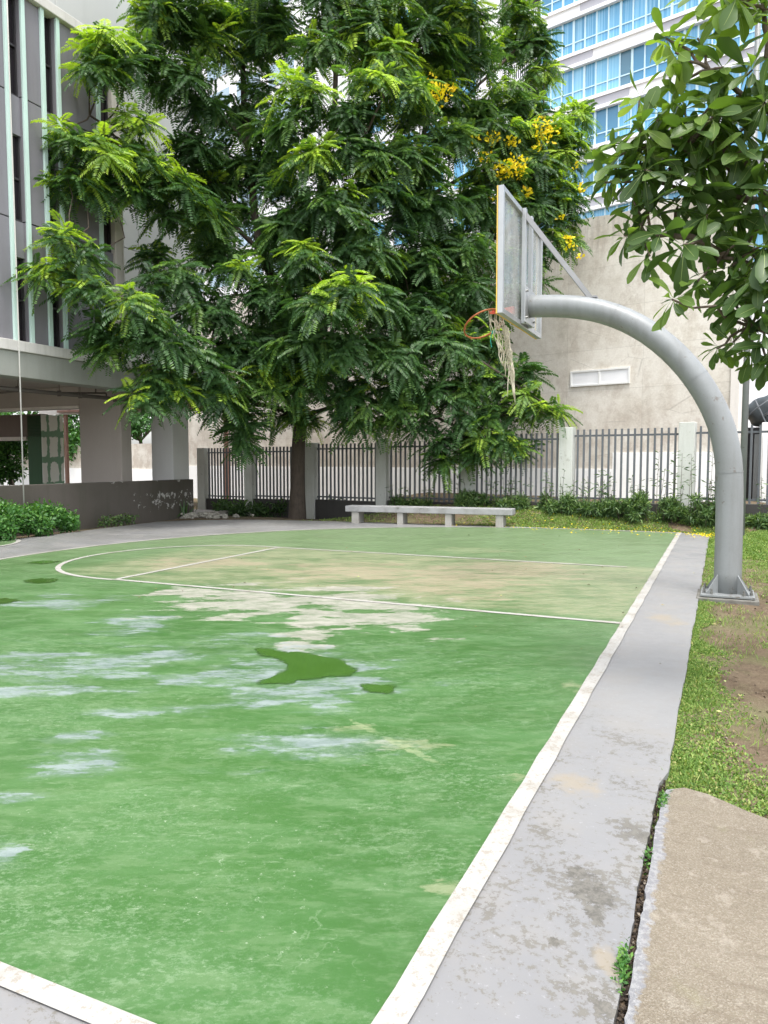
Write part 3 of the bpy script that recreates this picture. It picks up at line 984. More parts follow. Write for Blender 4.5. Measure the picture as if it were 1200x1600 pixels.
# backboard in the plane t = -1.5
BT, BS0, BS1, BZ0, BZ1 = -1.50, 6.29, 8.22, 3.11, 4.47
board = MB(off)
fw = 0.058
board.box(BT - 0.03, BT + 0.03, BS0, BS0 + fw, BZ0, BZ1)
board.box(BT - 0.03, BT + 0.03, BS1 - fw, BS1, BZ0, BZ1)
board.box(BT - 0.03, BT + 0.03, BS0 + fw, BS1 - fw, BZ0, BZ0 + fw)
board.box(BT - 0.03, BT + 0.03, BS0 + fw, BS1 - fw, BZ1 - fw, BZ1)
board_o = board.build('backboard', M['alu'], hoop, bevel=0.004)
MB(off).box(BT - 0.012, BT - 0.002, BS0 + fw - 0.01, BS1 - fw + 0.01, BZ0 + fw - 0.01, BZ1 - fw + 0.01).build('clear_panel', M['acrylic'], board_o)
e = MB(off)
e.box(BT - 0.044, BT - 0.031, BS0, BS0 + 0.02, BZ0, BZ1)
e.box(BT - 0.052, BT - 0.031, BS1 - 0.02, BS1, BZ0, BZ1)
e.box(BT - 0.052, BT - 0.031, BS0 + 0.02, BS1 - 0.02, BZ0, BZ0 + 0.02)
e.box(BT - 0.052, BT - 0.031, BS0 + 0.02, BS1 - 0.02, BZ1 - 0.02, BZ1)
e.each('edge_trim', M['yellow'], board_o)
for sx in (PS - 0.16, PS + 0.16):
    MB(off).box(BT + 0.031, BT + 0.075, sx - 0.035, sx + 0.035, BZ0 + 0.02, BZ1 - 0.005).build('upright', M['alu'], board_o, bevel=0.003)
pl = MB(off)
pl.box(BT + 0.076, BT + 0.092, PS - 0.24, PS + 0.24, 3.36 - 0.22, 3.36 + 0.20)
pl.build('mounting_plate', M['alu'], board_o, bevel=0.003)
for (ds, dz) in ((-.18, -.16), (.18, -.16), (-.18, .15), (.18, .15)):
    MB(off).tube([(BT + 0.092, PS + ds, 3.36 + dz), (BT + 0.115, PS + ds, 3.36 + dz)], 0.014, 6).build('bolt', M['bolt'], board_o)
for ds in (-0.10,):
    MB(off).bar((BT + 0.02, PS + ds - 0.04, BZ1 - 0.02), (-0.70, PS + ds * 0.2, 3.40), 0.055, 0.055).build('brace', M['strut'], hoop)
MB(off).box(-0.76, -0.62, PS - 0.05, PS + 0.05, 3.39, 3.412).build('brace_foot', M['strut'], hoop)

# the rim hangs tilted
rc = Vector((-1.93, 7.12, 3.16))        # (t, s, z)
th_, ph_ = 0.593, 5.275
# the fit used (s, t, z) axes
n_st = (math.sin(th_) * math.cos(ph_), math.sin(th_) * math.sin(ph_), math.cos(th_))
rn = Vector((n_st[1], n_st[0], n_st[2])).normalized()
ra = rn.cross(Vector((1, 0, 0))).normalized()
rb = rn.cross(ra)
RR = 0.252
rimpts = [rc + (ra * math.cos(a) + rb * math.sin(a)) * RR for a in np.linspace(0, 2 * pi, 48, endpoint=False)]
rim = MB(off).tube(rimpts, 0.0105, 8, closed=True).build('rim', M['rim'], hoop, True)
# bracket from the ring's highest point back to the board
hi = max(rimpts, key=lambda p: p.z + 0.5 * p.x)
br = MB(off)
pb_ = Vector((BT - 0.055, hi.y + 0.10, hi.z + 0.01))
for q in (hi + Vector((-0.05, -0.05, -0.01)), hi, hi + Vector((0.02, 0.07, -0.005))):
    br.bar(q, pb_, 0.022, 0.012)
br.add([hi + Vector((-0.10, -0.06, -0.012)), pb_ + Vector((0, -0.09, 0.03)), pb_ + Vector((0, 0.09, 0.03)), hi + Vector((0.03, 0.09, 0.0)),
        hi + Vector((-0.10, -0.06, -0.045)), pb_ + Vector((0, -0.09, -0.05)), pb_ + Vector((0, 0.09, -0.05)), hi + Vector((0.03, 0.09, -0.035))],
       [(0, 1, 2, 3), (4, 7, 6, 5), (0, 4, 5, 1), (1, 5, 6, 2), (2, 6, 7, 3), (3, 7, 4, 0)])
br.build('bracket', M['red'], rim)
hk = MB(off)
for a in np.linspace(0, 2 * pi, 12, endpoint=False):
    p = rc + (ra * math.cos(a) + rb * math.sin(a)) * RR
    hk.tube([p - rn * 0.008, p - rn * 0.026 + (rc - p) * 0.04, p - rn * 0.03, p - rn * 0.012 + (p - rc) * 0.04], 0.003, 5)
hk.each('net_hook', M['rim'], rim)


# net: torn, hanging from the ring's right-hand side only
def px_on_s(u, v, s):
    d = ray(u, v)
    n = (math.sin(A), math.cos(A))
    c = -O[0] * n[0] - O[1] * n[1]
    k = (s - c) / (d[0] * n[0] + d[1] * n[1])
    p = Vector((d[0] * k, d[1] * k, H + d[2] * k))
    return Vector((inv(p.x, p.y)[1], s, p.z))


right_pts = sorted(rimpts, key=lambda p: -p.x)[:17]
right_pts.sort(key=lambda p: p.y)
net = MB(off)
rnd = random.Random(11)
NS = 11
rows = 13
strand = []
for i in range(NS):
    f = i / (NS - 1)
    top = right_pts[int(f * (len(right_pts) - 1))]
    w = (f - 0.5)
    pts_ = []
    for j in range(rows):
        g_ = j / (rows - 1)
        c_ = Vector((-1.77 + 0.185 * g_ ** 0.8, 7.12 + 0.03 * g_, top.z + (2.44 - top.z) * g_))
        wd = 0.20 * (1 - g_) + 0.12
        p = c_ + Vector((w * wd * 0.75, (0.5 - abs(w)) * wd * 0.9 - 0.02, 0))
        if j == 0:
            p = top.copy()
        p += Vector((rnd.uniform(-1, 1) * 0.014, rnd.uniform(-1, 1) * 0.02, rnd.uniform(-1, 1) * 0.02)) * (1 if j else 0)
        pts_.append(p)
    cut = rows if i in (3, 4, 5, 6, 7, 8) else rnd.randint(8, 12)
    strand.append(pts_[:cut])
for i, s_ in enumerate(strand):
    net.tube(s_, 0.0052, 5)
    if i + 1 < NS:
        o_ = strand[i + 1]
        for j in range(1, min(len(s_), len(o_)) - 1):
            if rnd.random() < 0.75:
                net.tube([s_[j], (s_[j] + o_[j + 1]) / 2 + Vector((0, 0, -0.01)), o_[j + 1]], 0.0046, 5)
            if rnd.random() < 0.75:
                net.tube([o_[j], (o_[j] + s_[j + 1]) / 2 + Vector((0.004, 0, -0.012)), s_[j + 1]], 0.0046, 5)
for q in range(16):     # loose frayed ends
    s_ = strand[rnd.randrange(NS)]
    p = s_[rnd.randrange(1, len(s_))]
    ln = rnd.uniform(0.08, 0.22)
    net.tube([p, p + Vector((rnd.uniform(-.02, .02), rnd.uniform(-.02, .02), -ln * .5)), p + Vector((rnd.uniform(-.02, .03), rnd.uniform(-.02, .02), -ln))], 0.005, 5)
for k_ in range(3):      # thick twisted tail
    b0 = strand[5 + k_ % 2][-1]
    net.tube([b0 + Vector((0, 0, 0.25)), b0 + Vector((0.012 * k_, 0, 0.06)), b0 + Vector((0.02, 0.01 * k_, -0.08)), b0 + Vector((0.03 + 0.008 * k_, 0, -0.17 - 0.03 * k_))], [0.008, 0.011, 0.012, 0.005], 6)
net.build('net', M['net'], hoop, True)
tc = MB(off)
low = [p for p in rimpts if p.z < rc.z - 0.02 and p.x > rc.x]
low.sort(key=lambda p: p.x)
for i in range(26):
    f = i / 25
    p = low[min(len(low) - 1, int(f * (len(low) - 1)))]
    nx = low[min(len(low) - 1, int(f * (len(low) - 1)) + 1)]
    p = p.lerp(nx, (f * (len(low) - 1)) % 1)
    tc.tube([p + Vector((0, 0.013, 0.010)), p + Vector((0.004, -0.013, 0.012)), p + Vector((0.006, -0.014, -0.012)), p + Vector((0.008, 0.013, -0.012))], 0.0045, 5)
p = low[0]
tc.tube([p, p + Vector((-0.01, -0.01, -0.1)), p + Vector((0.005, -0.012, -0.18))], 0.005, 5)
tc.build('cord', M['teal'], rim)

# ================================================================== bench
bA = gnd(541, 817)
bB = gnd(799, 824.5)
bd = (bB - bA)
bl = bd.length
brz = math.atan2(bd.y, bd.x)
bench = thing('bench', 'long grey concrete bench on four short legs at the court edge', 'bench', bA, brz)
MB().box(-0.02, bl + 0.02, -0.02, 0.44, 0.275, 0.415).build('seat', M['bench'], bench, bevel=0.012)


def bx_leg(u0, u1):
    def f(u):
        # where the pixel column meets the bench front
        dx = ray(u, 820)
        k = (bA.x * bd.y - bA.y * bd.x) / (dx[0] * bd.y - dx[1] * bd.x)
        return ((Vector((dx[0] * k, dx[1] * k, 0)) - bA).dot(bd) / bl)
    return f(u0), f(u1)


for (u0, u1) in ((549, 560), (620, 629), (695, 705), (774, 786)):
    x0, x1 = bx_leg(u0, u1)
    MB().box(x0, x1, 0.01, 0.40, -0.08, 0.274).build('leg', M['bench_leg'], bench, bevel=0.008)

# ================================================================== fence
fa_ = Vector((-5.83, 24.5, 0))
fb_ = Vector((6.71, 16.5, 0))
fd = (fb_ - fa_)
FL = fd.length
fe = fd / FL
frz = math.atan2(fe.y, fe.x)
fence = thing('metal_fence', 'grey steel picket fence with square masonry pillars and dark plinth behind the bench', 'fence', (fa_.x, fa_.y, 0), frz)


def fx(u):
    d = ray(u, 760)
    k = (fa_.x * fe.y - fa_.y * fe.x) / (d[0] * fe.y - d[1] * fe.x)
    return (Vector((d[0] * k, d[1] * k, 0)) - fa_).dot(fe), k * d[1]


def fz(v, Yd):
    return H + (at(600, v, Yd).z - H)


# photo: pillar left/right edges, pillar top, and the bays' top / bar-bottom rows
PIL = [(313, 324.5, 700), (386, 398, 697), (481, 495, 692), (591, 607, 686), (723, 741, 679), (875, 896, 668), (1060, 1085, 660)]
pil = []
for (u0, u1, vt) in PIL:
    x0, Yd = fx(u0)
    x1, _ = fx(u1)
    pil.append((x0, x1, at(600, vt, Yd).z, Yd))
last = pil[-1]
pil.append((last[1] + 2.55, last[1] + 2.9, last[2] + 0.05, last[3] - 1.5))
pil.append((last[1] + 5.4, last[1] + 5.75, last[2] + 0.10, last[3] - 3.0))
for i, (x0, x1, zt, Yd) in enumerate(pil):
    w = max(0.24, x1 - x0)
    zb = -0.45
    p = MB().box(x0, x1, -0.14, 0.14, zb, zt)
    p.build('pillar', M['pillar'], fence, bevel=0.012)
BAY = [(700, 778), (698, 778.5), (693, 780), (689, 781.5), (678, 781), (670, 783), (664, 785), (650, 789)]
nb = [13, 15, 15, 15, 17, 16, 15, 15]
for i in range(len(pil) - 1):
    x0, x1 = pil[i][1], pil[i + 1][0]
    Ya, Yb = pil[i][3], pil[i + 1][3]
    vt, vb = BAY[i]
    Ym = (Ya + Yb) / 2
    z1 = at(600, vt, Ym).z
    z0 = at(600, vb, Ym).z
    pk = MB()
    n = nb[i]
    for j in range(n):
        x = x0 + (x1 - x0) * (j + 0.6) / (n + 0.2)
        pk.box(x - 0.021, x + 0.021, -0.02, 0.022, z0 - 0.03, z1)
    pk.box(x0, x1, 0.0225, 0.055, z1 - 0.17, z1 - 0.125)
    pk.box(x0, x1, 0.0225, 0.055, z0 + 0.03, z0 + 0.075)
    pk.build('picket_panel', M['fence_bar'], fence)
    MB().box(x0, x1, -0.09, 0.09, -0.5, z0 - 0.031).build('plinth', M['dark_base'], fence, bevel=0.01)

# ================================================================== tall concrete wall behind the fence
W0 = Vector((7.59, 22.0, 0))
we = Vector((0.770, -0.638, 0))         # towards the right
wrz = math.atan2(we.y, we.x)


def wx(u, base=W0):
    d = ray(u, 700)
    k = (base.x * we.y - base.y * we.x) / (d[0] * we.y - d[1] * we.x)
    return (Vector((d[0] * k, d[1] * k, 0)) - base).dot(we), k * d[1]


cw = thing('concrete_wall', 'tall stained bare concrete wall with a white painted lower band behind the fence', 'wall', W0, wrz)
xl, Yl = wx(292)
xr, Yr = wx(1139)
ztop = at(885, 348, wx(885)[1]).z
mb = MB()
# slightly uneven top edge
n = 60
xs = np.linspace(xl, xr, n)
tops = [ztop + 0.03 * math.sin(x * 2.3) + 0.02 * math.sin(x * 7.1) for x in xs]
vs, fs = [], []
for x, zt in zip(xs, tops):
    vs += [(x, 0, -0.6), (x, 0, zt), (x, 0.4, zt), (x, 0.4, -0.6)]
for i in range(n - 1):
    a, b = i * 4, i * 4 + 4
    fs += [(a, b, b + 1, a + 1), (a + 1, b + 1, b + 2, a + 2), (a + 2, b + 2, b + 3, a + 3)]
fs += [(0, 1, 2, 3), tuple((n - 1) * 4 + q for q in (3, 2, 1, 0))]
mb.add(vs, fs).build('wall_body', M['concrete_wall'], cw)
xs_, _ = wx(958)
zA = at(600, 727, wx(880)[1]).z
zB = at(600, 706.5, wx(1030)[1]).z
MB().box(xl, xs_, -0.03, -0.002, -0.6, zA - 0.1).build('painted_band', M['white_wall'], cw)
MB().box(xs_, xr, -0.03, -0.002, -0.6, zB).build('painted_band', M['white_wall'], cw)
MB().box(xr + 0.002, wx(1153)[0], -0.06, 0.42, -0.6, ztop + 0.1).build('end_pilaster', M['pale_edge'], cw, bevel=0.01)
va, Yv = wx(890)
vb_, _ = wx(982)
z1v = at(600, 578, wx(936)[1]).z
z0v = at(600, 601, wx(936)[1]).z
vent = MB()
vent.box(va, vb_, -0.05, -0.002, z0v - 0.02, z0v + 0.03)
vent.box(va, vb_, -0.05, -0.002, z1v - 0.03, z1v + 0.02)
vm = (va + vb_) / 2
for x in (va, vm - 0.025, vb_ - 0.05):
    vent.box(x, x + 0.05, -0.05, -0.002, z0v + 0.031, z1v - 0.031)
vo = vent.build('wall_vent', M['white'], cw)
MB().box(va + 0.05, vb_ - 0.05, -0.022, -0.003, z0v + 0.031, z1v - 0.031).build('panel', M['tower_white'], vo)

# left boundary wall seen under the building
xfar = wx(292)[0]
pw = thing('boundary_wall', 'low pale boundary wall with white lower half, far behind the open ground floor', 'wall', W0, wrz)
zpw = at(600, 692, 37).z
MB().box(xfar - 34, xfar - 0.05, 0.0, 0.25, -0.6, zpw).build('wall_body', M['concrete_wall'], pw)
MB().box(xfar - 34, xfar - 0.05, -0.03, -0.002, -0.6, at(600, 733, 38).z).build('painted_band', M['white_wall'], pw)

# ================================================================== left building (court frame: x = t, y = s)
BTT = -12.5
bo = (BTT, 12.3, 0.0)
bld = thing('concrete_building', 'grey panelled building with mint window strips raised on bare columns', 'building', C(12.3, BTT), -A)


def bbox(t0, t1, s0, s1, z0, z1, name, m, bevel=0.0, parent=None):
    return MB(bo).box(t0, t1, s0, s1, z0, z1).build(name, m, parent or bld, bevel=bevel)


win = [(9.38, .15), (10.26, .15), (11.82, .19)]
seams = [3.96, 6.42, 8.92, 10.93]
gap = 0.012
spans = []
prev = 0.0
for (c_, w_) in win:
    spans.append((prev, c_ - w_))
    prev = c_ + w_
fc = MB(bo)
for (a_, b_) in spans:
    for z0, z1 in zip(seams[:-1], seams[1:]):
        fc.box(BTT - 0.2, BTT, a_, b_, z0 + gap, z1 - gap)
fc.each('facade_panel', M['facade'], bld, bevel=0.006)
bbox(-14.4, BTT - 0.201, 0.0, 12.28, 3.97, 10.9, 'facade_core', M['frame_dark'])
bbox(BTT - 0.2, BTT + 0.02, 12.02, 12.30, 3.96, 10.93, 'corner_trim', M['beige'], 0.01)
for wi, (c_, w_) in enumerate(win):
    for z0, z1 in zip(seams[:-1], seams[1:]):
        top = z0 + 1.72 if z1 < 10 else z1
        w = MB(bo)
        w.box(BTT - 0.18, BTT - 0.10, c_ - w_ + 0.001, c_ - w_ + 0.035, z0, top)
        w.box(BTT - 0.18, BTT - 0.10, c_ + w_ - 0.035, c_ + w_ - 0.001, z0, top)
        w.box(BTT - 0.18, BTT - 0.10, c_ - w_ + 0.035, c_ + w_ - 0.035, z0, z0 + 0.04)
        w.box(BTT - 0.18, BTT - 0.10, c_ - w_ + 0.035, c_ + w_ - 0.035, (z0 + top) / 2 - 0.02, (z0 + top) / 2 + 0.02)
        wo = w.build('window', M['frame_dark'], bld)
        MB(bo).box(BTT - 0.17, BTT - 0.15, c_ - w_ + 0.03, c_ + w_ - 0.03, z0 + 0.02, top).build('pane', M['dark_glass'], wo)
        if z1 < 10:
            bbox(BTT - 0.2, BTT - 0.05, c_ - w_ + 0.001, c_ + w_ - 0.001, top + 0.002, z1 - gap, 'spandrel', M['facade'])
    sides = (-1, 1) if wi < 2 else (-1,)
    for sg in sides:
        e0 = c_ + sg * (w_ + 0.05)
        bbox(BTT + 0.002, BTT + 0.06, e0 - 0.045, e0 + 0.045, 3.96, 10.93, 'mint_strip', M['mint'], 0.004)
bbox(BTT - 0.4, BTT + 0.12, 0.0, 12.36, 10.932, 11.14, 'coping', M['coping'], 0.015)
bbox(BTT - 0.3, BTT + 0.10, 0.0, 15.9, 3.74, 3.955, 'ledge', M['coping'], 0.012)
bbox(BTT - 0.45, BTT + 0.05, 0.0, 16.2, 3.22, 3.735, 'edge_beam', M['beam'], 0.01)
bbox(-26, BTT - 0.451, 0.0, 17.6, 3.42, 3.72, 'soffit', M['soffit'])
# taller plain block set back
up = MB(bo)
for z0, z1 in ((3.73, 7.4), (7.42, 11.0), (11.02, 14.62)):
    for s0, s1 in ((12.31, 15.0), (15.02, 17.62)):
        up.box(-24, -14.5, s0, s1, z0, z1)
for s0, s1 in ((0, 4.0), (4.02, 8.2), (8.22, 12.30)):
    up.box(-24, -14.5, s0, s1, 10.95, 14.62)
up.each('upper_wall_panel', M['pale_block'], bld, bevel=0.008)
bbox(-24, -14.42, 0, 17.70, 14.622, 14.80, 'roof_coping', M['coping'], 0.01)
# inner beams and columns
bbox(-14.42, -13.02, 12.62, 12.98, -0.1, 3.42, 'column', M['column'], 0.015)
bbox(-13.75, -13.0, 14.52, 15.2, -0.1, 3.42, 'column', M['column_white'], 0.015)
bbox(-26, -14.43, 12.62, 12.95, 2.93, 3.419, 'inner_beam', M['soffit'], 0.01)
bbox(-26, -14.43, 12.60, 12.97, 2.86, 2.929, 'beam_edge', M['pale_edge'])
bbox(-27, -19.15, 15.5, 15.8, 2.28, 3.0, 'dark_bulkhead', M['brown'])
bbox(-27, -19.8, 15.48, 15.82, 2.16, 2.279, 'beam_edge', M['pale_edge'])
bbox(-19.75, -19.13, 15.5, 16.33, -0.1, 2.95, 'green_column', M['dark_green'])
bbox(-19.129, -19.10, 15.5, 16.35, -0.1, 2.98, 'patched_panel', M['patched'])
bbox(-26, -13.0, 4.0, 17.0, -0.2, -0.02, 'ground_floor_slab', M['soffit'])
# pipes under the soffit
pp = MB(bo)
pp.tube([(-12.98, 6.0, 2.99), (-12.98, 10.5, 3.02), (-12.98, 13.3, 3.04), (-13.0, 13.36, 3.0), (-13.02, 13.4, 2.7)], 0.045, 8)
pp.tube([(-12.98, 9.8, 3.02), (-14.9, 9.9, 2.98)], 0.025, 6)
pp.tube([(-13.1, 10.9, 3.06), (-13.1, 12.2, 3.16), (-13.1, 12.24, 3.14), (-13.1, 12.26, 3.0)], 0.022, 6)
pp.tube([(-13.1, 11.9, 3.14), (-13.1, 11.9, 3.30)], 0.02, 6)
pp.each('pipe', M['pipe'], bld, True)
hg = MB(bo)
for s_ in (8.8, 9.6, 10.7, 11.3, 12.4):
    hg = MB(bo)
    hg.tube([(-12.98, s_, 3.05), (-12.98, s_, 3.40)], 0.008, 5)
    hg.box(-13.03, -12.93, s_ - 0.015, s_ + 0.015, 2.96, 3.09)
    hg.build('pipe_hanger', M['pipe'], bld)

par = thing('parapet_wall', 'low dark grey-brown wall with flaking paint along the court', 'wall', C(2.0, BTT), -A)
MB((BTT, 2.0, 0)).box(BTT - 0.2, BTT, 0.0, 14.75, -0.3, 0.995).build('wall_body', M['parapet'], par, bevel=0.012)

cab = MB()
pc = C(8.93, -12.1)
cab.tube([(pc.x, pc.y, 0.35), (pc.x + 0.01, pc.y, 4), (pc.x, pc.y, 9), (pc.x, pc.y, 13.5)], 0.014, 6)
tag(cab.build('hanging_cable', M['cable'], None, True), 'thin pale cable hanging straight down in front of the grey building', 'cable')

# rusty truss of a shed roof beyond the columns
tr = thing('roof_truss', 'rusty red roof truss with pale roof edge beyond the columns', 'truss', at(90, 645, 30), math.atan2(-0.35, 1))
t0 = Vector((0, 0, 0))
L_ = 7.8
ch = MB()
ch.bar((0, 0, 0.05), (L_, 0, 0.05), 0.09)
ch.bar((0, 0, 0.62), (L_, 0, 0.62), 0.09)
ch.each('chord', M['rust'], tr)
wb = MB()
for i in range(14):
    x0 = L_ * i / 14
    x1 = L_ * (i + 1) / 14
    wb.bar((x0, 0, 0.08 if i % 2 else 0.58), (x1, 0, 0.58 if i % 2 else 0.08), 0.05)
    wb.bar((x1, 0, 0.1), (x1, 0, 0.57), 0.05)
wb.build('web', M['rust'], tr)
MB().box(-1, L_ + 0.5, 0.05, 3.0, 0.68, 0.80).build('roof_sheet', M['pale_edge'], tr)
MB().box(-1, L_ + 0.5, 0.06, 0.14, -0.07, 0.679).build('fascia', M['pale_edge'], tr)
for x in (0.2, L_ - 0.2):
    MB().box(x - 0.06, x + 0.06, 0.15, 0.27, -4.2, 0.67).build('post', M['rust'], tr)

# ================================================================== glass tower
T0 = at(960, 500, 49)
T0.z = 0
te = we
trz = wrz
tow = thing('glass_tower', 'high white apartment tower with ribbons of blue glass behind the concrete wall', 'building', T0, trz)


def tx(u, v=100):
    d = ray(u, v)
    k = (T0.x * te.y - T0.y * te.x) / (d[0] * te.y - d[1] * te.x)
    return (Vector((d[0] * k, d[1] * k, 0)) - T0).dot(te), k * d[1]


zb0 = at(600, 83, tx(900)[1]).z       # a window foot
FH = 3.15
floors = [zb0 + FH * i for i in range(-5, 5)]
xL = tx(843)[0]
xL = round(xL / 0.8) * 0.8
xR = xL + 0.8 * 36
Hh = zb0 + FH * 5
MB().box(xL - 0.3, xR + 0.3, 0.35, 12, 0, Hh).build('tower_core', M['tower_dark'], tow)
for fi, z in enumerate(floors):
    wo = MB().box(xL, xR, 0.06, 0.34, z, z + 2.18).build('window', M['tower_glass'], tow)
    fr = MB()
    for j in range(37):
        x = xL + 0.8 * j
        wd = 0.045 if (j + fi) % 4 else 0.075
        fr.box(x - wd, x + wd, -0.0, 0.059, z, z + 2.18)
    fr.box(xL, xR, 0.02, 0.058, z + 0.68, z + 0.75)
    fr.build('window_frame', M['mullion'], wo)
    sp = MB()
    sp.box(xL - 0.3, xR + 0.3, -0.22, 0.34, z - 0.22, z - 0.002)
    sp.box(xL - 0.3, xR + 0.3, -0.10, 0.34, z - 0.75, z - 0.221)
    sp.box(xL - 0.3, xR + 0.3, -0.22, 0.34, z - 0.968, z - 0.751)
    sp.build('spandrel', M['tower_white'], tow)
    lv = MB()
    x = xL + (0.4 if fi % 2 else 2.9)
    while x < xR - 5:
        ln = 4.6 if (int(x) + fi) % 2 else 3.4
        lv.box(x, x + ln, -0.16, -0.101, z - 0.74, z - 0.23)
        x += ln + 4.4
    lv.each('louver', M['tower_grey'], tow)
MB().box(xL - 0.4, xR + 0.4, -0.05, 0.34, 0, floors[0] - 0.97).build('podium', M['tower_white'], tow)
# balcony bay left of the glass
bx1 = xL - 0.31
bx0 = tx(782)[0]
for fi, z in enumerate(floors):
    MB().box(bx0, bx1, 0.0, 1.8, z - 0.55, z - 0.25).build('balcony', M['tower_white'], tow)
    rl = MB()
    x = bx0 + 0.05
    while x < bx1:
        rl.box(x, x + 0.05, 0.02, 0.06, z - 0.249, z + 0.80)
        x += 0.16
    rl.box(bx0, bx1, 0.0, 0.08, z + 0.801, z + 0.86)
    rl.build('railing', M['tower_white'], tow)
MB().box(bx0 - 2, bx1, 1.81, 8, 0, Hh).build('balcony_recess', M['tower_dark'], tow)
px0 = tx(758)[0]
MB().box(px0, bx0 - 0.01, -0.1, 1.8, 0, Hh).build('white_pier', M['tower_white'], tow, bevel=0.02)
# darker wing further left
wl0 = tx(560)[0]
MB().box(wl0, px0 - 0.01, 0.6, 10, 0, Hh - 2).build('left_wing', M['tower_white'], tow)
for fi, z in enumerate(floors):
    for k in range(4):
        x = wl0 + 0.5 + k * (px0 - wl0 - 0.6) / 4
        w_ = (px0 - wl0) / 4 - 1.2
        wo = MB().box(x, x + w_, 0.52, 0.598, z, z + 2.1).build('window', M['tower_glass'], tow)
        MB().box(x + w_ / 2 - 0.05, x + w_ / 2 + 0.05, 0.48, 0.519, z, z + 2.1).build('window_frame', M['mullion'], wo)

# second tower glimpsed through the crown
T2 = at(300, 500, 75)
T2.z = 0
tw2 = thing('pale_tower', 'pale blue-windowed tower glimpsed through the tree beside the grey building', 'building', T2, wrz)
MB().box(-2, 16, 0, 12, 0, 44).build('wall', M['tower_white'], tw2)
for fi in range(13):
    z = 2 + fi * 3.2
    for k in range(4):
        MB().box(-1.2 + k * 4.3, 2.0 + k * 4.3, -0.06, -0.002, z, z + 1.9).build('window', M['pale_glass'], tw2)

# ================================================================== lamp post
lp = thing('lamp_post', 'slim grey lamp post with one dark-framed floodlight behind the hoop pole', 'lamp post', (6.957, 14.4, float(gz(6.957, 14.4))), 0)
zt = 10.0
MB().tube([(0, 0, -0.1), (0, 0, 5), (0, 0, zt)], [0.062, 0.058, 0.05], 16).build('pole', M['steel'], lp, True)
MB().tube([(0, 0, 0.0), (0, 0, 0.03)], 0.13, 16).build('base_plate', M['steel'], lp)
fl = MB()
hm = Matrix.Translation(Vector((-0.26, -0.28, 9.55))) @ Matrix.Rotation(math.radians(-38), 4, 'Y') @ Matrix.Rotation(math.radians(48), 4, 'X')


def tbox(mb, mtx, x0, x1, y0, y1, z0, z1):
    vs = [mtx @ Vector(p) for p in [(x0, y0, z0), (x1, y0, z0), (x1, y1, z0), (x0, y1, z0), (x0, y0, z1), (x1, y0, z1), (x1, y1, z1), (x0, y1, z1)]]
    mb.add(vs, [(0, 3, 2, 1), (4, 5, 6, 7), (0, 1, 5, 4), (1, 2, 6, 5), (2, 3, 7, 6), (3, 0, 4, 7)])


tbox(fl, hm, -0.19, 0.19, -0.06, 0.06, -0.15, 0.15)
flo = fl.build('floodlight', M['black'], lp, bevel=0.01)
fg = MB()
tbox(fg, hm, -0.165, 0.165, -0.066, -0.061, -0.125, 0.125)
fg.build('lens', M['lamp_glass'], flo)
MB().tube([(0, 0, 9.6), (-0.12, -0.10, 9.62), (-0.24, -0.22, 9.55)], 0.02, 8).build('arm', M['black'], lp)

# ================================================================== covered machine beyond the fence at the right edge
mp = at(1190, 650, 21.5)
mach = thing('covered_machine', 'dark tarpaulin-covered machine with pale hoses, half hidden by the fence', 'machine', (mp.x, mp.y, 0), wrz)
bmh = bmesh.new()
bmesh.ops.create_icosphere(bmh, subdivisions=4, radius=1.0)
for v_ in bmh.verts:
    c_ = v_.co
    c_.x *= 0.95 * (1 + 0.12 * math.sin(c_.z * 5))
    c_.y *= 0.8
    c_.z = c_.z * 0.75 if c_.z > 0 else c_.z * 0.35
    c_ += c_.normalized() * 0.05 * math.sin(c_.x * 9 + c_.y * 6) * math.sin(c_.z * 8)
    c_.z += 2.75
    c_.x += 0.55
me = bpy.data.meshes.new('tarpaulin')
bmh.to_mesh(me)
bmh.free()
link('tarpaulin', me, M['tarp'], mach, True)
MB().box(-0.3, 1.4, -0.4, 0.5, -0.1, 2.45).build('body', M['black'], mach, bevel=0.03)
MB().box(-0.06, 0.06, -0.47, -0.402, 0.0, 2.25).build('post', M['steel'], mach)
hs = MB()
hs.tube([(-0.35, -0.75, 2.6), (0.05, -0.86, 2.95), (0.45, -0.8, 3.25)], 0.02, 8)
hs.tube([(0.25, -0.82, 2.75), (0.62, -0.86, 3.0), (0.75, -0.8, 3.5), (0.7, -0.7, 3.9)], 0.035, 8)
hs.tube([(0.0, -0.82, 3.2), (0.15, -0.85, 2.9), (0.3, -0.8, 2.55), (0.3, -0.75, 2.2)], 0.025, 8)
hs.each('hose', M['fence_bar'], mach, True)
mw = at(1205, 690, 20.0)
wp = thing('white_cabinet', 'white sheet-metal cabinet beside the covered machine', 'cabinet', (mw.x + 0.55, mw.y, 0), wrz)
MB().box(-0.75, 1.6, 0.0, 0.8, -0.1, 2.55).build('body', M['white'], wp, bevel=0.02)
MB().box(-0.7, 1.5, -0.03, -0.002, 0.3, 2.2).build('door', M['white'], wp, bevel=0.01)

# ================================================================== trees
def limb(mb, p, q, r0, r1, n=7, bend=0.08, seg=5, rnd=random):
    p = Vector(p)
    q = Vector(q)
    d = (q - p).length
    pts_ = []
    for i in range(seg + 1):
        f = i / seg
        x = p.lerp(q, f)
        if 0 < i < seg:
            x += Vector((rnd.uniform(-1, 1), rnd.uniform(-1, 1), rnd.uniform(-0.4, 1))) * d * bend * math.sin(pi * f)
        pts_.append(x)
    mb.tube(pts_, [r0 + (r1 - r0) * i / seg for i in range(seg + 1)], n, cap=False)
    return pts_


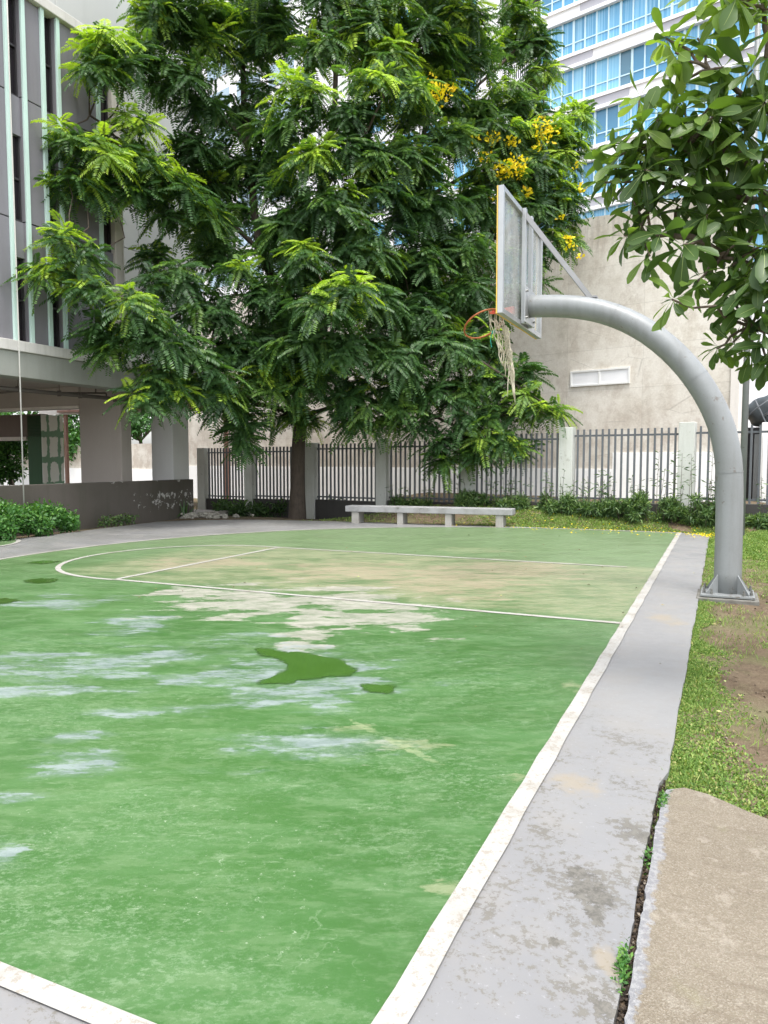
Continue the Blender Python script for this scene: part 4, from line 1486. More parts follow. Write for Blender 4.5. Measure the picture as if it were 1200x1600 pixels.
TB = gnd(465, 801, -0.2)
TB = Vector((-2.42, 20.6, float(gz(-2.42, 20.6))))
tree = thing('flame_tree', 'big feathery-leaved tree with yellow blossom on its right side behind the court', 'tree', TB, 0)
skel = []


def P3(u, v, Yd):
    return at(u, v, Yd)


rT = random.Random(5)
tk = MB(TB)
trunk_pts = [Vector((TB.x, TB.y, TB.z - 0.15)), P3(465, 760, 20.6), P3(466, 700, 20.55), P3(470, 650, 20.5), P3(462, 590, 20.4), P3(440, 500, 20.3)]
tk.tube(trunk_pts, [0.27, 0.20, 0.185, 0.18, 0.17, 0.15], 14, cap=False)
skel += trunk_pts[2:]
main = [
    ([(440, 500, 20.3), (410, 395, 20.2), (398, 335, 20.2), (388, 230, 20.4), (380, 120, 20.6), (374, 20, 20.6), (372, -60, 20.6)], .13, .05),
    ([(462, 590, 20.4), (520, 480, 20.2), (575, 420, 20.1), (620, 330, 20.0), (660, 220, 20.0), (680, 90, 20.2), (690, -40, 20.2)], .12, .04),
    ([(440, 500, 20.3), (470, 400, 19.6), (500, 300, 19.0), (520, 190, 18.6), (530, 80, 18.4), (535, -30, 18.4)], .11, .04),
    ([(410, 395, 20.2), (340, 330, 19.6), (270, 270, 18.9), (200, 225, 17.9), (140, 180, 17.2)], .07, .025),
    ([(462, 590, 20.4), (400, 560, 19.2), (330, 535, 18.0), (260, 505, 17.0), (180, 460, 16.2), (110, 420, 15.8)], .075, .02),
    ([(470, 650, 20.5), (400, 630, 19.4), (330, 600, 18.4), (260, 590, 17.6)], .06, .02),
    ([(520, 480, 20.2), (600, 500, 19.5), (690, 520, 19.0), (760, 570, 18.6), (820, 610, 18.4)], .07, .02),
    ([(470, 650, 20.5), (560, 620, 19.8), (660, 640, 19.2), (740, 680, 18.8), (790, 700, 18.6)], .06, .02),
    ([(620, 330, 20.0), (700, 290, 20.6), (770, 250, 21.0), (830, 210, 21.2), (850, 160, 21.4)], .065, .02),
    ([(575, 420, 20.1), (680, 390, 20.6), (770, 370, 20.9), (850, 345, 21.0)], .06, .02),
    ([(388, 230, 20.4), (320, 150, 20.0), (260, 90, 19.6), (230, 30, 19.4)], .05, .02),
    ([(462, 590, 20.4), (500, 560, 18.6), (520, 520, 17.4), (520, 460, 16.8)], .07, .02),
    ([(500, 300, 19.0), (560, 220, 18.0), (600, 150, 17.6)], .06, .02),
    ([(660, 220, 20.0), (750, 130, 21.4), (815, 70, 22.0), (825, 10, 22.2)], .05, .02),
]
for pl_, r0, r1 in main:
    pts_ = [P3(*q) for q in pl_]
    fine_ = []
    for i in range(len(pts_) - 1):
        for f in (0, 1 / 3, 2 / 3):
            p = pts_[i].lerp(pts_[i + 1], f)
            if f:
                p += Vector((rT.uniform(-1, 1), rT.uniform(-1, 1), rT.uniform(-1, 1))) * 0.05
            fine_.append(p)
    fine_.append(pts_[-1])
    tk.tube(fine_, [r0 + (r1 - r0) * i / (len(fine_) - 1) for i in range(len(fine_))], 8, cap=False)
    skel += fine_[1:]

# foliage lobes: u, v, radius in photo pixels, distance, young-leaf share
LOBES = [
    (165, 72, 42, 16.6, .45), (150, 112, 34, 16.6, .15), (205, 110, 30, 17.0, .1), (100, 212, 34, 16.2, .35), (150, 245, 48, 16.4, .5), (105, 278, 34, 16.2, .2), (200, 200, 42, 17.2, .45), (215, 250, 46, 17.2, .2),
    (255, 285, 52, 17.5, .45), (300, 335, 56, 18.0, .1), (205, 300, 30, 17.2, .1), (150, 300, 34, 16.8, .05),
    (95, 372, 28, 15.8, .6), (85, 425, 34, 15.6, .6), (140, 455, 42, 15.8, .2), (130, 400, 26, 15.9, .2), (215, 475, 40, 15.8, .5), (160, 510, 34, 15.9, .25), (240, 520, 52, 16.2, .1), (300, 560, 56, 16.8, .1), (240, 590, 40, 16.2, .15),
    (225, 618, 26, 16.0, .3), (275, 615, 32, 16.4, .3), (330, 605, 50, 17.2, .1), (175, 540, 26, 16.0, .15), (325, 490, 52, 17.8, .05), (290, 440, 44, 17.6, .15), (240, 440, 26, 17.0, .4), (245, 400, 24, 17.8, .1), (380, 545, 62, 18.2, .05),
    (430, 470, 54, 18.0, .15), (375, 425, 34, 17.6, .55), (345, 400, 44, 19.0, 0),
    (238, 30, 32, 18.6, .75), (225, 95, 40, 18.4, .2), (285, 45, 46, 19.0, .15), (280, 120, 50, 18.8, .1), (320, 170, 40, 19.4, .05), (335, 75, 36, 19.6, .1), (335, 20, 40, 19.6, .15), (430, 60, 46, 19.6, .1), (410, 15, 40, 19.6, .2), (300, 230, 36, 19.2, 0), (345, 240, 36, 20.0, 0), (420, 250, 34, 20.2, 0), (425, 200, 34, 19.6, 0), (410, 145, 26, 20.2, .1),
    (455, 140, 38, 17.6, .85), (490, 150, 30, 17.5, .8), (470, 190, 42, 17.8, .2), (480, 262, 50, 17.6, .3), (500, 240, 26, 17.3, .7), (440, 300, 36, 18.4, .05), (505, 85, 46, 18.4, .2), (520, 20, 50, 18.6, .4), (580, 60, 52, 18.6, .35),
    (580, 130, 42, 17.8, .8), (630, 140, 46, 18.2, .6), (550, 180, 46, 18.0, .2), (600, 15, 50, 18.8, .5), (660, 70, 58, 19.2, .2), (720, 30, 44, 20.0, .3), (730, 100, 44, 20.2, .15), (690, 150, 44, 19.8, .1), (650, 190, 42, 19.2, .2),
    (560, 240, 52, 18.0, .1), (640, 260, 58, 18.6, .15), (710, 225, 48, 19.6, .45), (590, 300, 58, 18.4, .05), (520, 330, 54, 17.8, .1), (460, 350, 46, 18.2, .1), (670, 330, 58, 19.2, .05), (560, 380, 62, 18.2, .05), (480, 410, 52, 17.4, .25), (640, 410, 62, 19.2, 0), (720, 390, 54, 19.8, .05), (740, 320, 42, 20.0, .1),
    (540, 455, 46, 16.8, .5), (500, 480, 52, 16.8, .15), (580, 480, 56, 18.0, .05), (660, 480, 58, 19.0, 0), (730, 460, 46, 19.4, .1), (470, 540, 60, 17.6, .1), (540, 545, 60, 17.8, .05), (610, 560, 60, 18.4, .05), (690, 550, 56, 18.8, .1), (745, 535, 40, 19.0, .15), (420, 600, 56, 18.4, .05), (490, 605, 56, 18.4, .1), (560, 620, 52, 18.6, .1), (630, 625, 52, 18.8, .05), (700, 615, 52, 18.8, .1), (760, 600, 42, 18.8, .1),
    (440, 650, 30, 19.8, .15), (480, 655, 30, 20.0, .35), (375, 640, 32, 18.6, 0), (377, 672, 20, 18.4, 0), (380, 695, 13, 18.4, 0), (350, 630, 30, 18.0, .1), (560, 665, 22, 18.8, 0), (600, 655, 30, 18.8, 0), (545, 650, 22, 18.6, .1),
    (815, 620, 36, 18.4, .2), (855, 640, 28, 18.2, .15), (780, 650, 42, 18.6, .05), (720, 670, 44, 18.6, .05), (700, 700, 36, 18.6, 0), (755, 695, 36, 18.6, .25), (790, 690, 30, 18.5, .3), (810, 705, 26, 18.4, .1), (735, 715, 24, 18.5, 0), (660, 670, 32, 18.8, 0), (825, 580, 24, 18.6, .1), (690, 725, 16, 18.6, 0), (765, 560, 36, 19.2, .1),
    (812, 25, 36, 22.0, .35), (835, 70, 32, 22.0, .15), (800, 70, 26, 22.0, .15), (845, 120, 30, 22.0, .4), (790, 150, 34, 21.0, .3), (820, 165, 34, 21.4, .3), (760, 200, 46, 20.6, .2), (850, 205, 42, 21.2, .6), (800, 215, 44, 20.8, .4), (875, 255, 34, 21.2, .45), (830, 265, 48, 20.9, .5), (770, 275, 50, 20.6, .3), (860, 305, 40, 21.0, .4), (885, 300, 22, 21.0, .4), (815, 330, 48, 20.8, .2), (870, 340, 32, 21.0, .2), (765, 340, 44, 20.6, .1), (850, 375, 30, 20.9, .1), (900, 175, 20, 21.4, .5), (730, 170, 40, 20.6, .15), (890, 375, 14, 21.0, .3), (840, 400, 26, 20.7, .05), (800, 395, 40, 20.6, .05), (835, 440, 22, 20.4, .05), (790, 460, 38, 20.2, .05),
]
LOBES += [(362, 175, 38, 20.6, .05), (350, 285, 44, 20.4, 0), (402, 262, 40, 20.2, .05), (330, 372, 40, 19.6, 0), (372, 330, 30, 20.6, 0), (392, 85, 38, 20.4, .1), (378, 15, 44, 20.6, .1), (310, 290, 40, 19.6, .05), (440, 390, 40, 19.8, 0)]
LOBES = [(u, v - (8 if v > 660 else 0), rp * (0.72 if v > 655 else 1.0), Yd, yg) for (u, v, rp, Yd, yg) in LOBES]
LOBES += [(700, 20, 50, 20.4, .4), (745, 60, 40, 20.8, .3), (255, 15, 44, 18.8, .4), (610, 100, 50, 18.6, .6), (880, 225, 34, 21.2, .5)]
NL = len(LOBES)
# back fill: shaded inner foliage behind the front lobes
for _ in range(36):
    u = rT.uniform(400, 760)
    v = rT.uniform(330, 620)
    LOBES.append((u, v, rT.uniform(34, 52), rT.uniform(20.4, 22.6), 0))
for _ in range(8):
    LOBES.append((rT.uniform(430, 760), rT.uniform(-60, 330), rT.uniform(34, 50), rT.uniform(20.6, 22.5), .05))
for _ in range(16):
    LOBES.append((rT.uniform(220, 820), rT.uniform(-90, -30), rT.uniform(40, 60), rT.uniform(18.0, 21), .3))

Bs, Ds, Us, Ls, Ts = [], [], [], [], []
twigs = tk
skv = np.array([tuple(p) for p in skel])
for li, (u, v, rp, Yd, yg) in enumerate(LOBES):
    c = at(u, v, Yd)
    r = rp * Yd / F
    if li < NL:
        # a branch to the lobe from the nearest lower part of the skeleton
        dd = np.linalg.norm(skv - np.array(tuple(c)), axis=1) + 0.8 * np.maximum(0, skv[:, 2] - c.z + 0.2)
        q = skel[int(np.argmin(dd))]
        limb(twigs, q, c, 0.022, 0.008, 5, 0.10, 4, rT)
    ncl = max(5, int((16.5 if li < NL else 9.0) * (r / 0.8) ** 2))
    d = rdir(ncl, -0.55, 1.0)
    rad = r * 0.92 * RNG.uniform(0.25, 1.0, ncl) ** 0.5
    cp = np.array(tuple(c)) + d * rad[:, None] * np.array([1.0, 0.95, 0.72])
    for k in range(ncl):
        if li < NL and rT.random() < 0.5:
            limb(twigs, c, Vector(cp[k]), 0.010, 0.005, 4, 0.06, 2, rT)
        nf = RNG.integers(8, 12)
        az = RNG.uniform(0, 2 * pi) + np.arange(nf) * 2.4 + RNG.normal(0, 0.35, nf)
        f = np.arange(nf) / nf
        el = np.radians(28 - 66 * f + RNG.normal(0, 14, nf))
        axis = nrm(np.array([[d[k, 0] * 0.75, d[k, 1] * 0.75, 0.95 + 0.3 * d[k, 2]]]))[0]
        e1 = nrm(np.cross(axis, np.array([0.3, 0.9, 0.1]))[None])[0]
        e2 = np.cross(axis, e1)
        hd = np.cos(az)[:, None] * e1 + np.sin(az)[:, None] * e2
        D = nrm(hd * np.cos(el)[:, None] + axis * np.sin(el)[:, None])
        U = nrm(axis - D * (D @ axis)[:, None])
        B = cp[k] + D * 0.04 - axis * (0.10 * f)[:, None]
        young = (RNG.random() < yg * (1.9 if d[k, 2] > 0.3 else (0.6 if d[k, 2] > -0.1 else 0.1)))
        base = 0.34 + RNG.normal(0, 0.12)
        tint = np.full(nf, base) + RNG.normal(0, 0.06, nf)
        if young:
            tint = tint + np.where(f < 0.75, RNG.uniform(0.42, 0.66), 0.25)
        Bs.append(B)
        Ds.append(D)
        Us.append(U)
        Ls.append(RNG.uniform(0.38, 0.66, nf) * (0.9 if young else 1.0))
        Ts.append(np.clip(tint, 0, 1))
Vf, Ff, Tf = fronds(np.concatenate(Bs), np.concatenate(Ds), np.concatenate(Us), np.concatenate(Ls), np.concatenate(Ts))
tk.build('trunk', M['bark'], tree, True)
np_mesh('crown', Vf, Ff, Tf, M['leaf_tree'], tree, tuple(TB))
# yellow blossom spikes
bp_ = []
for (u, v, rp, Yd, n_) in [(683, 150, 20, 18.6, 90), (703, 140, 10, 18.7, 24), (672, 122, 8, 18.6, 8), (782, 268, 17, 19.9, 60), (805, 263, 22, 19.9, 110), (770, 218, 12, 20.0, 44), (850, 205, 24, 20.2, 130), (800, 222, 13, 20.1, 40), (838, 232, 10, 20.2, 14), (890, 372, 9, 20.3, 22), (905, 402, 6, 20.3, 8), (825, 300, 9, 20.1, 20), (772, 310, 7, 20.0, 12),
                           (755, 245, 14, 19.9, 22), (908, 295, 9, 20.4, 24), (876, 340, 7, 20.3, 14), (740, 215, 12, 19.4, 12), (893, 385, 9, 20.3, 16), (900, 262, 6, 20.4, 8)]:
    c = np.array(tuple(at(u, v, Yd)))
    r = rp * Yd / F
    bp_.append(c + rdir(n_) * (r * RNG.random(n_) ** 0.5)[:, None] * np.array([1, 1, 0.85]))
P = np.concatenate(bp_)
L = RNG.uniform(0.07, 0.13, len(P))
Vb, Fb = cards(P, rdir(len(P), -0.2, 1), rdir(len(P)), L, L * 0.75)
np_mesh('blossom', Vb, Fb, RNG.random(len(P)), M['petal'], tree, tuple(TB))

# broad-leaved tree whose boughs enter at the upper right
BT0 = Vector((3.55, 4.7, 0.0))
btree = thing('broadleaf_tree', 'glossy broad-leaved tree reaching in from the upper right corner', 'tree', BT0, 0)
bk = MB(BT0)
rB = random.Random(9)
top = Vector((3.45, 4.75, 2.9))
bk.tube([BT0 + Vector((0, 0, -0.1)), Vector((3.5, 4.7, 1.2)), Vector((3.5, 4.75, 2.2)), top], [0.12, 0.10, 0.09, 0.085], 12, cap=False)


def bigleaf(P, D, U, L, W, tint):
    """obovate leaves, folded along a midrib, arched"""
    n = len(P)
    S = nrm(np.cross(D, U))
    U = nrm(np.cross(S, D))
    prof = [(0.0, 0.04), (0.18, 0.15), (0.42, 0.60), (0.68, 1.0), (0.88, 0.86), (1.0, 0.18)]
    Vs, Fs, T = [], [], []
    rowsL, rowsM, rowsR = [], [], []
    cv = RNG.uniform(0.05, 0.38, n)
    tw = RNG.normal(0, 0.12, n)
    for f, w in prof:
        m_ = P + D * (L * f)[:, None] - U * (L * cv * f * f)[:, None] + S * (L * tw * f * f)[:, None]
        h = S * (W / 2 * w)[:, None]
        up_ = U * (W * 0.16 * w)[:, None]
        rowsL.append(m_ - h + up_)
        rowsM.append(m_)
        rowsR.append(m_ + h + up_)
    G = np.stack([np.stack(rowsL, 1), np.stack(rowsM, 1), np.stack(rowsR, 1)], 2)   # n, 6, 3, 3
    k = len(prof)
    V = G.reshape(-1, 3)
    base = (np.arange(n) * k * 3)[:, None]
    f = []
    for j in range(k - 1):
        for c in (0, 1):
            f.append([j * 3 + c, j * 3 + c + 1, (j + 1) * 3 + c + 1, (j + 1) * 3 + c])
    f = np.array(f)
    Fq = (base[:, :, None] + f[None]).reshape(-1, 4)
    T = np.repeat(tint, len(f))
    # pale midrib
    rib0 = P + U * 0.002
    rl, rr = [], []
    for j, (ff, w) in enumerate(prof[:-1]):
        ww = (W * 0.022 * (1.2 - ff))[:, None]
        q = G[:, j, 1] + U * 0.0022
        rl.append(q - S * ww)
        rr.append(q + S * ww)
    R = np.stack([np.stack(rl, 1), np.stack(rr, 1)], 2)
    kk = len(prof) - 1
    V2 = R.reshape(-1, 3)
    f2 = np.array([[j * 2, j * 2 + 1, j * 2 + 3, j * 2 + 2] for j in range(kk - 1)])
    F2 = (len(V) + (np.arange(n) * kk * 2)[:, None, None] + f2[None]).reshape(-1, 4)
    return np.concatenate([V, V2]), np.concatenate([Fq, F2]), np.concatenate([T, np.ones(len(F2)) * 0.97])


# rosette positions: u, v, distance, sunlit share painted into the leaf tint, size
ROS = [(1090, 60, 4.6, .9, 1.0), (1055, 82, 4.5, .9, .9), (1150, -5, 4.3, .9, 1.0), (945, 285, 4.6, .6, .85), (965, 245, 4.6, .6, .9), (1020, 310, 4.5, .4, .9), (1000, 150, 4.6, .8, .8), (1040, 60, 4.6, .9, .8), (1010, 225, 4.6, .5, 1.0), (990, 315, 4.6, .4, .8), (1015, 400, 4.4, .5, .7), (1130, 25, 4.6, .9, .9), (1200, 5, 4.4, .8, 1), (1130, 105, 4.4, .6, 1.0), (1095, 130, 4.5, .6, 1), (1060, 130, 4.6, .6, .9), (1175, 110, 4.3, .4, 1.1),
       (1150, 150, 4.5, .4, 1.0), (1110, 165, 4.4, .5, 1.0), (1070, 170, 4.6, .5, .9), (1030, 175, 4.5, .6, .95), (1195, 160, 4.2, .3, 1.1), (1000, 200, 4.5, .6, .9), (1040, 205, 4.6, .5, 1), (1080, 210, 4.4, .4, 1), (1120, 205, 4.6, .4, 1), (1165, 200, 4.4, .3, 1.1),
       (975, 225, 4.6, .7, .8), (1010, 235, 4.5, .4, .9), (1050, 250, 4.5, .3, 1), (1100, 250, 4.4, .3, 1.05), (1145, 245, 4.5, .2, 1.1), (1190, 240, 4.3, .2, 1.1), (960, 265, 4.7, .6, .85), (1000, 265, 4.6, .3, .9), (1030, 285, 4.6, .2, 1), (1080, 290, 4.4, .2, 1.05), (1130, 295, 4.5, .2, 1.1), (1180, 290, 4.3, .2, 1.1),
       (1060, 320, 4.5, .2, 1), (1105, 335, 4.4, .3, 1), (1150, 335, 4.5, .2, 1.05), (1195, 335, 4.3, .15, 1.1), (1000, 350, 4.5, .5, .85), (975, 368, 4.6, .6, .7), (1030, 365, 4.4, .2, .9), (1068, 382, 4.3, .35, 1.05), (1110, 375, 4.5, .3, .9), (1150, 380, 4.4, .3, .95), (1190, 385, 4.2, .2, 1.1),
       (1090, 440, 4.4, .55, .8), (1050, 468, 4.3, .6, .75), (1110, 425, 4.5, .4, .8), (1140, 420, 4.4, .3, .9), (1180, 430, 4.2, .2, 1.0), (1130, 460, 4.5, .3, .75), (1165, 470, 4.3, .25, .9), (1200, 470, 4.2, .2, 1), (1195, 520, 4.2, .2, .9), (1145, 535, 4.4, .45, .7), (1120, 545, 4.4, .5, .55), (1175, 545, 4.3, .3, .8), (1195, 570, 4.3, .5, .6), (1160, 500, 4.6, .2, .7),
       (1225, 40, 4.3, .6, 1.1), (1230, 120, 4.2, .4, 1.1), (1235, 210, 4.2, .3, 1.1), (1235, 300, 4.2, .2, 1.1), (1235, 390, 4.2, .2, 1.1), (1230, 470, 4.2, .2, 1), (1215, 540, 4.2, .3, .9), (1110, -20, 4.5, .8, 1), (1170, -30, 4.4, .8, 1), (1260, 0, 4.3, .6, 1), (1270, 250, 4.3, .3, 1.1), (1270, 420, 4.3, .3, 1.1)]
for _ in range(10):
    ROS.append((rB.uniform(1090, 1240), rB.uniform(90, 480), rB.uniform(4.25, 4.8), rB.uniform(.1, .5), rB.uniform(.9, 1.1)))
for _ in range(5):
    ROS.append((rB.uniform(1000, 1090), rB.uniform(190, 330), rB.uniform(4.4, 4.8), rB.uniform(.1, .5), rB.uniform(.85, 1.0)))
limb_nodes = []
for (a_, b_, c_) in [((1330, 430, 4.7), (1240, 330, 4.5), (1120, 250, 4.5)), ((1330, 430, 4.7), (1230, 200, 4.45), (1110, 110, 4.5)), ((1330, 430, 4.7), (1230, 430, 4.4), (1130, 400, 4.45)), ((1330, 430, 4.7), (1240, 500, 4.4), (1170, 510, 4.4)), ((1240, 330, 4.5), (1160, 310, 4.5), (1040, 290, 4.6)), ((1230, 200, 4.45), (1200, 90, 4.4), (1190, -10, 4.4)), ((1120, 250, 4.5), (1060, 225, 4.55), (1000, 235, 4.6)), ((1130, 400, 4.45), (1080, 370, 4.5), (1010, 365, 4.55))]:
    pts_ = [at(*a_), at(*b_), at(*c_)]
    fine_ = [pts_[0].lerp(pts_[1], f) for f in (0, .25, .5, .75)] + [pts_[1].lerp(pts_[2], f) for f in (0, .25, .5, .75, 1)]
    fine_ = [p + Vector((rB.uniform(-1, 1), rB.uniform(-1, 1), rB.uniform(-1, 1))) * 0.012 for p in fine_]
    bk.tube(fine_, [0.03 - 0.0025 * i for i in range(9)], 8, cap=False)
    limb_nodes += fine_
bk.tube([top, at(1330, 430, 4.7)], [0.085, 0.05], 10, cap=False)
LB, LD, LU, LL, LT, LWd = [], [], [], [], [], []
for (u, v, Yd, lt, sz) in ROS:
    if rB.random() < 0.05:
        continue
    c = at(u, v, Yd)
    q = min(limb_nodes, key=lambda p: (p - c).length + 0.5 * max(0, p.z - c.z))
    limb(bk, q, c, 0.010, 0.006, 6, 0.08, 4, rB)
    axis = (c - q).normalized() * 0.55 + Vector((rB.uniform(-.4, .4), rB.uniform(-.4, .4), rB.uniform(-.2, .75)))
    axis.normalize()
    ax = np.array(tuple(axis))
    n = rB.randint(10, 14)
    az = rB.uniform(0, 6.28) + np.arange(n) * 2.4
    f = np.arange(n) / n
    el = np.radians(50 - 85 * f + RNG.normal(0, 10, n))
    e1 = nrm(np.cross(ax, np.array([0.2, 0.5, 0.9]))[None])[0]
    e2 = np.cross(ax, e1)
    hd = np.cos(az)[:, None] * e1 + np.sin(az)[:, None] * e2
    D = nrm(hd * np.cos(el)[:, None] + ax * np.sin(el)[:, None] + np.array([0, 0, -0.35]))
    U = nrm(np.array([0, 0, 1.0]) * 0.8 + ax * 0.4 + RNG.normal(0, 0.42, (n, 3)))
    LB.append(np.array(tuple(c)) + D * 0.012 - ax * (0.035 * f)[:, None])
    LD.append(D)
    LU.append(U)
    l_ = RNG.uniform(0.125, 0.26, n) * sz
    LL.append(l_)
    LWd.append(l_ * RNG.uniform(0.28, 0.40, n))
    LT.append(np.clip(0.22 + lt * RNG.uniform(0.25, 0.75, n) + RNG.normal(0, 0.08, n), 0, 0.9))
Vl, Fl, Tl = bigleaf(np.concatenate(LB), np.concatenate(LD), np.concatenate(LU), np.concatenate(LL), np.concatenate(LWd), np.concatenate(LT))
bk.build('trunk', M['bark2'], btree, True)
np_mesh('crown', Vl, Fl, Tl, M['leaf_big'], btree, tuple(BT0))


# ------------------------------------------------------------------ background trees and bushes
def leaf_tree(name, label, base, lobes, count, size, m, group=None, tint=(0.1, 0.7), trunk_r=0.14, cat='tree'):
    t = thing(name, label, cat, base, 0, group)
    b = MB(base)
    cs = [np.array(tuple(p)) for p, r in lobes]
    mid = Vector(np.mean(cs, 0))
    b.tube([Vector(base) + Vector((0, 0, -0.1)), Vector(base).lerp(mid, 0.5), mid], [trunk_r, trunk_r * .8, trunk_r * .5], 8, cap=False)
    for p in cs:
        limb(b, Vector(base).lerp(mid, 0.6), Vector(p), trunk_r * 0.45, trunk_r * 0.15, 6, 0.06, 3)
    b.build('trunk', M['bark'], t, True)
    leafball('crown', m, t, tuple(base), cs, [r for p, r in lobes], count, size, tint, 0.85, 0.6, 0.35, 0.5)
    return t


for (u, Yd, lab, sp, sz) in [(112, 44, 'dark green tree over the boundary wall, between patched panel and taupe column', 40, 3.2), (226, 43, 'green tree over the boundary wall, between the taupe and white columns', 40, 3.0), (20, 46, 'tree rising over the boundary wall at the far left edge', 60, 3.4)]:
    b0 = at(u, 720, Yd)
    b0.z = -0.3
    lobes = []
    rr_ = random.Random(int(u))
    for k in range(9):
        lobes.append((Vector((b0.x + rr_.uniform(-2.2, 2.2), b0.y + rr_.uniform(-1.2, 1.2), rr_.uniform(2.2, 6.0))), rr_.uniform(0.8, 1.3)))
    leaf_tree('boundary_tree', lab, b0, lobes, 5200, 0.26, M['leaf_bush'], 'trees beyond the boundary wall')

b0 = at(18, 720, 27)
b0.z = -0.1
rr_ = random.Random(3)
leaf_tree('garden_tree', 'small leafy tree seen under the building beside the dark green column', b0, [(at(8, 695, 27), .55), (at(30, 690, 27.2), .5), (at(15, 715, 26.8), .5), (at(38, 705, 27.3), .35), (at(-10, 700, 27), .6), (at(5, 735, 26.8), .5), (at(25, 738, 26.9), .35), (at(-12, 740, 26.8), .6)], 3600, 0.16, M['leaf_bush'], None, (0.1, 0.75), 0.08)


def bush(name, label, base, lobes, count, size, m, tint=(0.15, 0.85), group=None, stems=True, cat='bush', aspect=0.5, shell=0.35, up=0.5):
    t = thing(name, label, cat, base, 0, group)
    if stems:
        b = MB(base)
        for p, r in lobes:
            limb(b, Vector((base[0], base[1], base[2] - 0.03)).lerp(Vector((p[0], p[1], base[2] - 0.03)), 0.8), Vector(p), 0.012, 0.005, 5, 0.06, 3)
        b.each('stem', M['bark'], t, True)
    leafball('foliage', m, t, tuple(base), [np.array(tuple(p)) for p, r in lobes], [r for p, r in lobes], count, size, tint, 0.85, up, shell, aspect)
    return t


# bush at the left edge, against the parapet
lob = []
rr_ = random.Random(21)
for s_, t_, h_, r_ in [(7.7, -11.75, .34, .36), (8.2, -11.8, .36, .38), (8.7, -11.78, .34, .36), (9.1, -11.85, .30, .33), (9.5, -11.9, .34, .31), (9.85, -11.95, .22, .26), (8.4, -12.05, .48, .3), (9.35, -12.1, .46, .26), (7.4, -11.8, .4, .4), (8.9, -11.6, .18, .24), (8.0, -11.55, .2, .26), (9.7, -11.72, .18, .22)]:
    lob.append((C(s_, t_, h_), r_))
bush('bush', 'dense bright green bush at the left edge against the low dark wall', C(9.0, -11.9, -0.03), lob, 9000, 0.085, M['leaf_bush'], (0.1, 0.8))
lob = [(C(11.0 + .22 * i, -12.05, 0.10 + 0.05 * (i % 2)), .15) for i in range(5)]
bush('weed_clump', 'low thin weeds at the foot of the dark wall, right of the bush', C(11.4, -12.05, -0.03), lob, 420, 0.07, M['leaf_shrub'], cat='plant')


def blades(name, label, base, n, h, spread, m, cat='plant', wid=0.03, group=None, lean=0.5, tint=(0.1, 0.7)):
    t = thing(name, label, cat, base, 0, group)
    P = np.array(tuple(base)) + np.stack([RNG.normal(0, spread, n), RNG.normal(0, spread, n), np.full(n, -0.02)], 1)
    D = nrm(np.stack([RNG.normal(0, lean, n), RNG.normal(0, lean, n), np.ones(n)], 1))
    L = RNG.uniform(h * .5, h, n)
    U = rdir(n, -0.2, 0.2)
    V, Fq = cards(P, D, U, L, np.full(n, wid), 0.1)
    np_mesh('blades', V, Fq, RNG.uniform(tint[0], tint[1], n), m, t, tuple(base))
    return t


blades('grass_tuft', 'dark strappy grass tuft at the far end of the low dark wall', gnd(283, 809, -0.05), 46, 0.62, 0.16, M['leaf_shrub'], wid=0.05, lean=0.35)

# rubble by the first pillar
rub = MB()
rr_ = random.Random(8)
rbase = gnd(318, 809, -0.04)
rub.o = rbase
for _ in range(60):
    p = rbase + Vector((rr_.gauss(0, .42), rr_.gauss(0, .22), abs(rr_.gauss(0.03, .05))))
    s_ = rr_.uniform(.04, .11)
    bmr = bmesh.new()
    bmesh.ops.create_icosphere(bmr, subdivisions=1, radius=s_)
    vs = [p + Vector((v_.co.x * rr_.uniform(.7, 1.3), v_.co.y * rr_.uniform(.7, 1.2), v_.co.z * rr_.uniform(.5, .9))) for v_ in bmr.verts]
    fs = [tuple(v_.index for v_ in f_.verts) for f_ in bmr.faces]
    bmr.free()
    rub.add(vs, fs)
ro = rub.build('rubble_heap', M['rubble'])
ro.location = rbase
tag(ro, 'low heap of pale stones between the dark wall and the first fence pillar', 'rubble')

# plants along the left foot of the fence (in the tree's shade)
for (u, v, lab, h_, w_) in [(360, 800, 'dark low plant at the fence foot left of the tree trunk', .35, .5), (425, 800, 'leafy dark plant just left of the tree trunk', .45, .6), (505, 800, 'dark green plant just right of the tree trunk', .40, .55), (545, 795, 'small dark plant behind the left end of the bench', .3, .45)]:
    b0 = gnd(u, 806, -0.1)
    b0.y += 1.2
    b0.x *= (b0.y / (b0.y - 1.2))
    b0.z = float(gz(b0.x, b0.y))
    rr_ = random.Random(int(u))
    lob = [(b0 + Vector((rr_.uniform(-w_, w_), rr_.uniform(-.3, .3), rr_.uniform(.1, h_))), rr_.uniform(.16, .28)) for _ in range(8)]
    bush('shade_plant', lab, b0, lob, 700, 0.16, M['leaf_shrub'], (0.0, 0.45), cat='plant', aspect=0.28, shell=0.2)

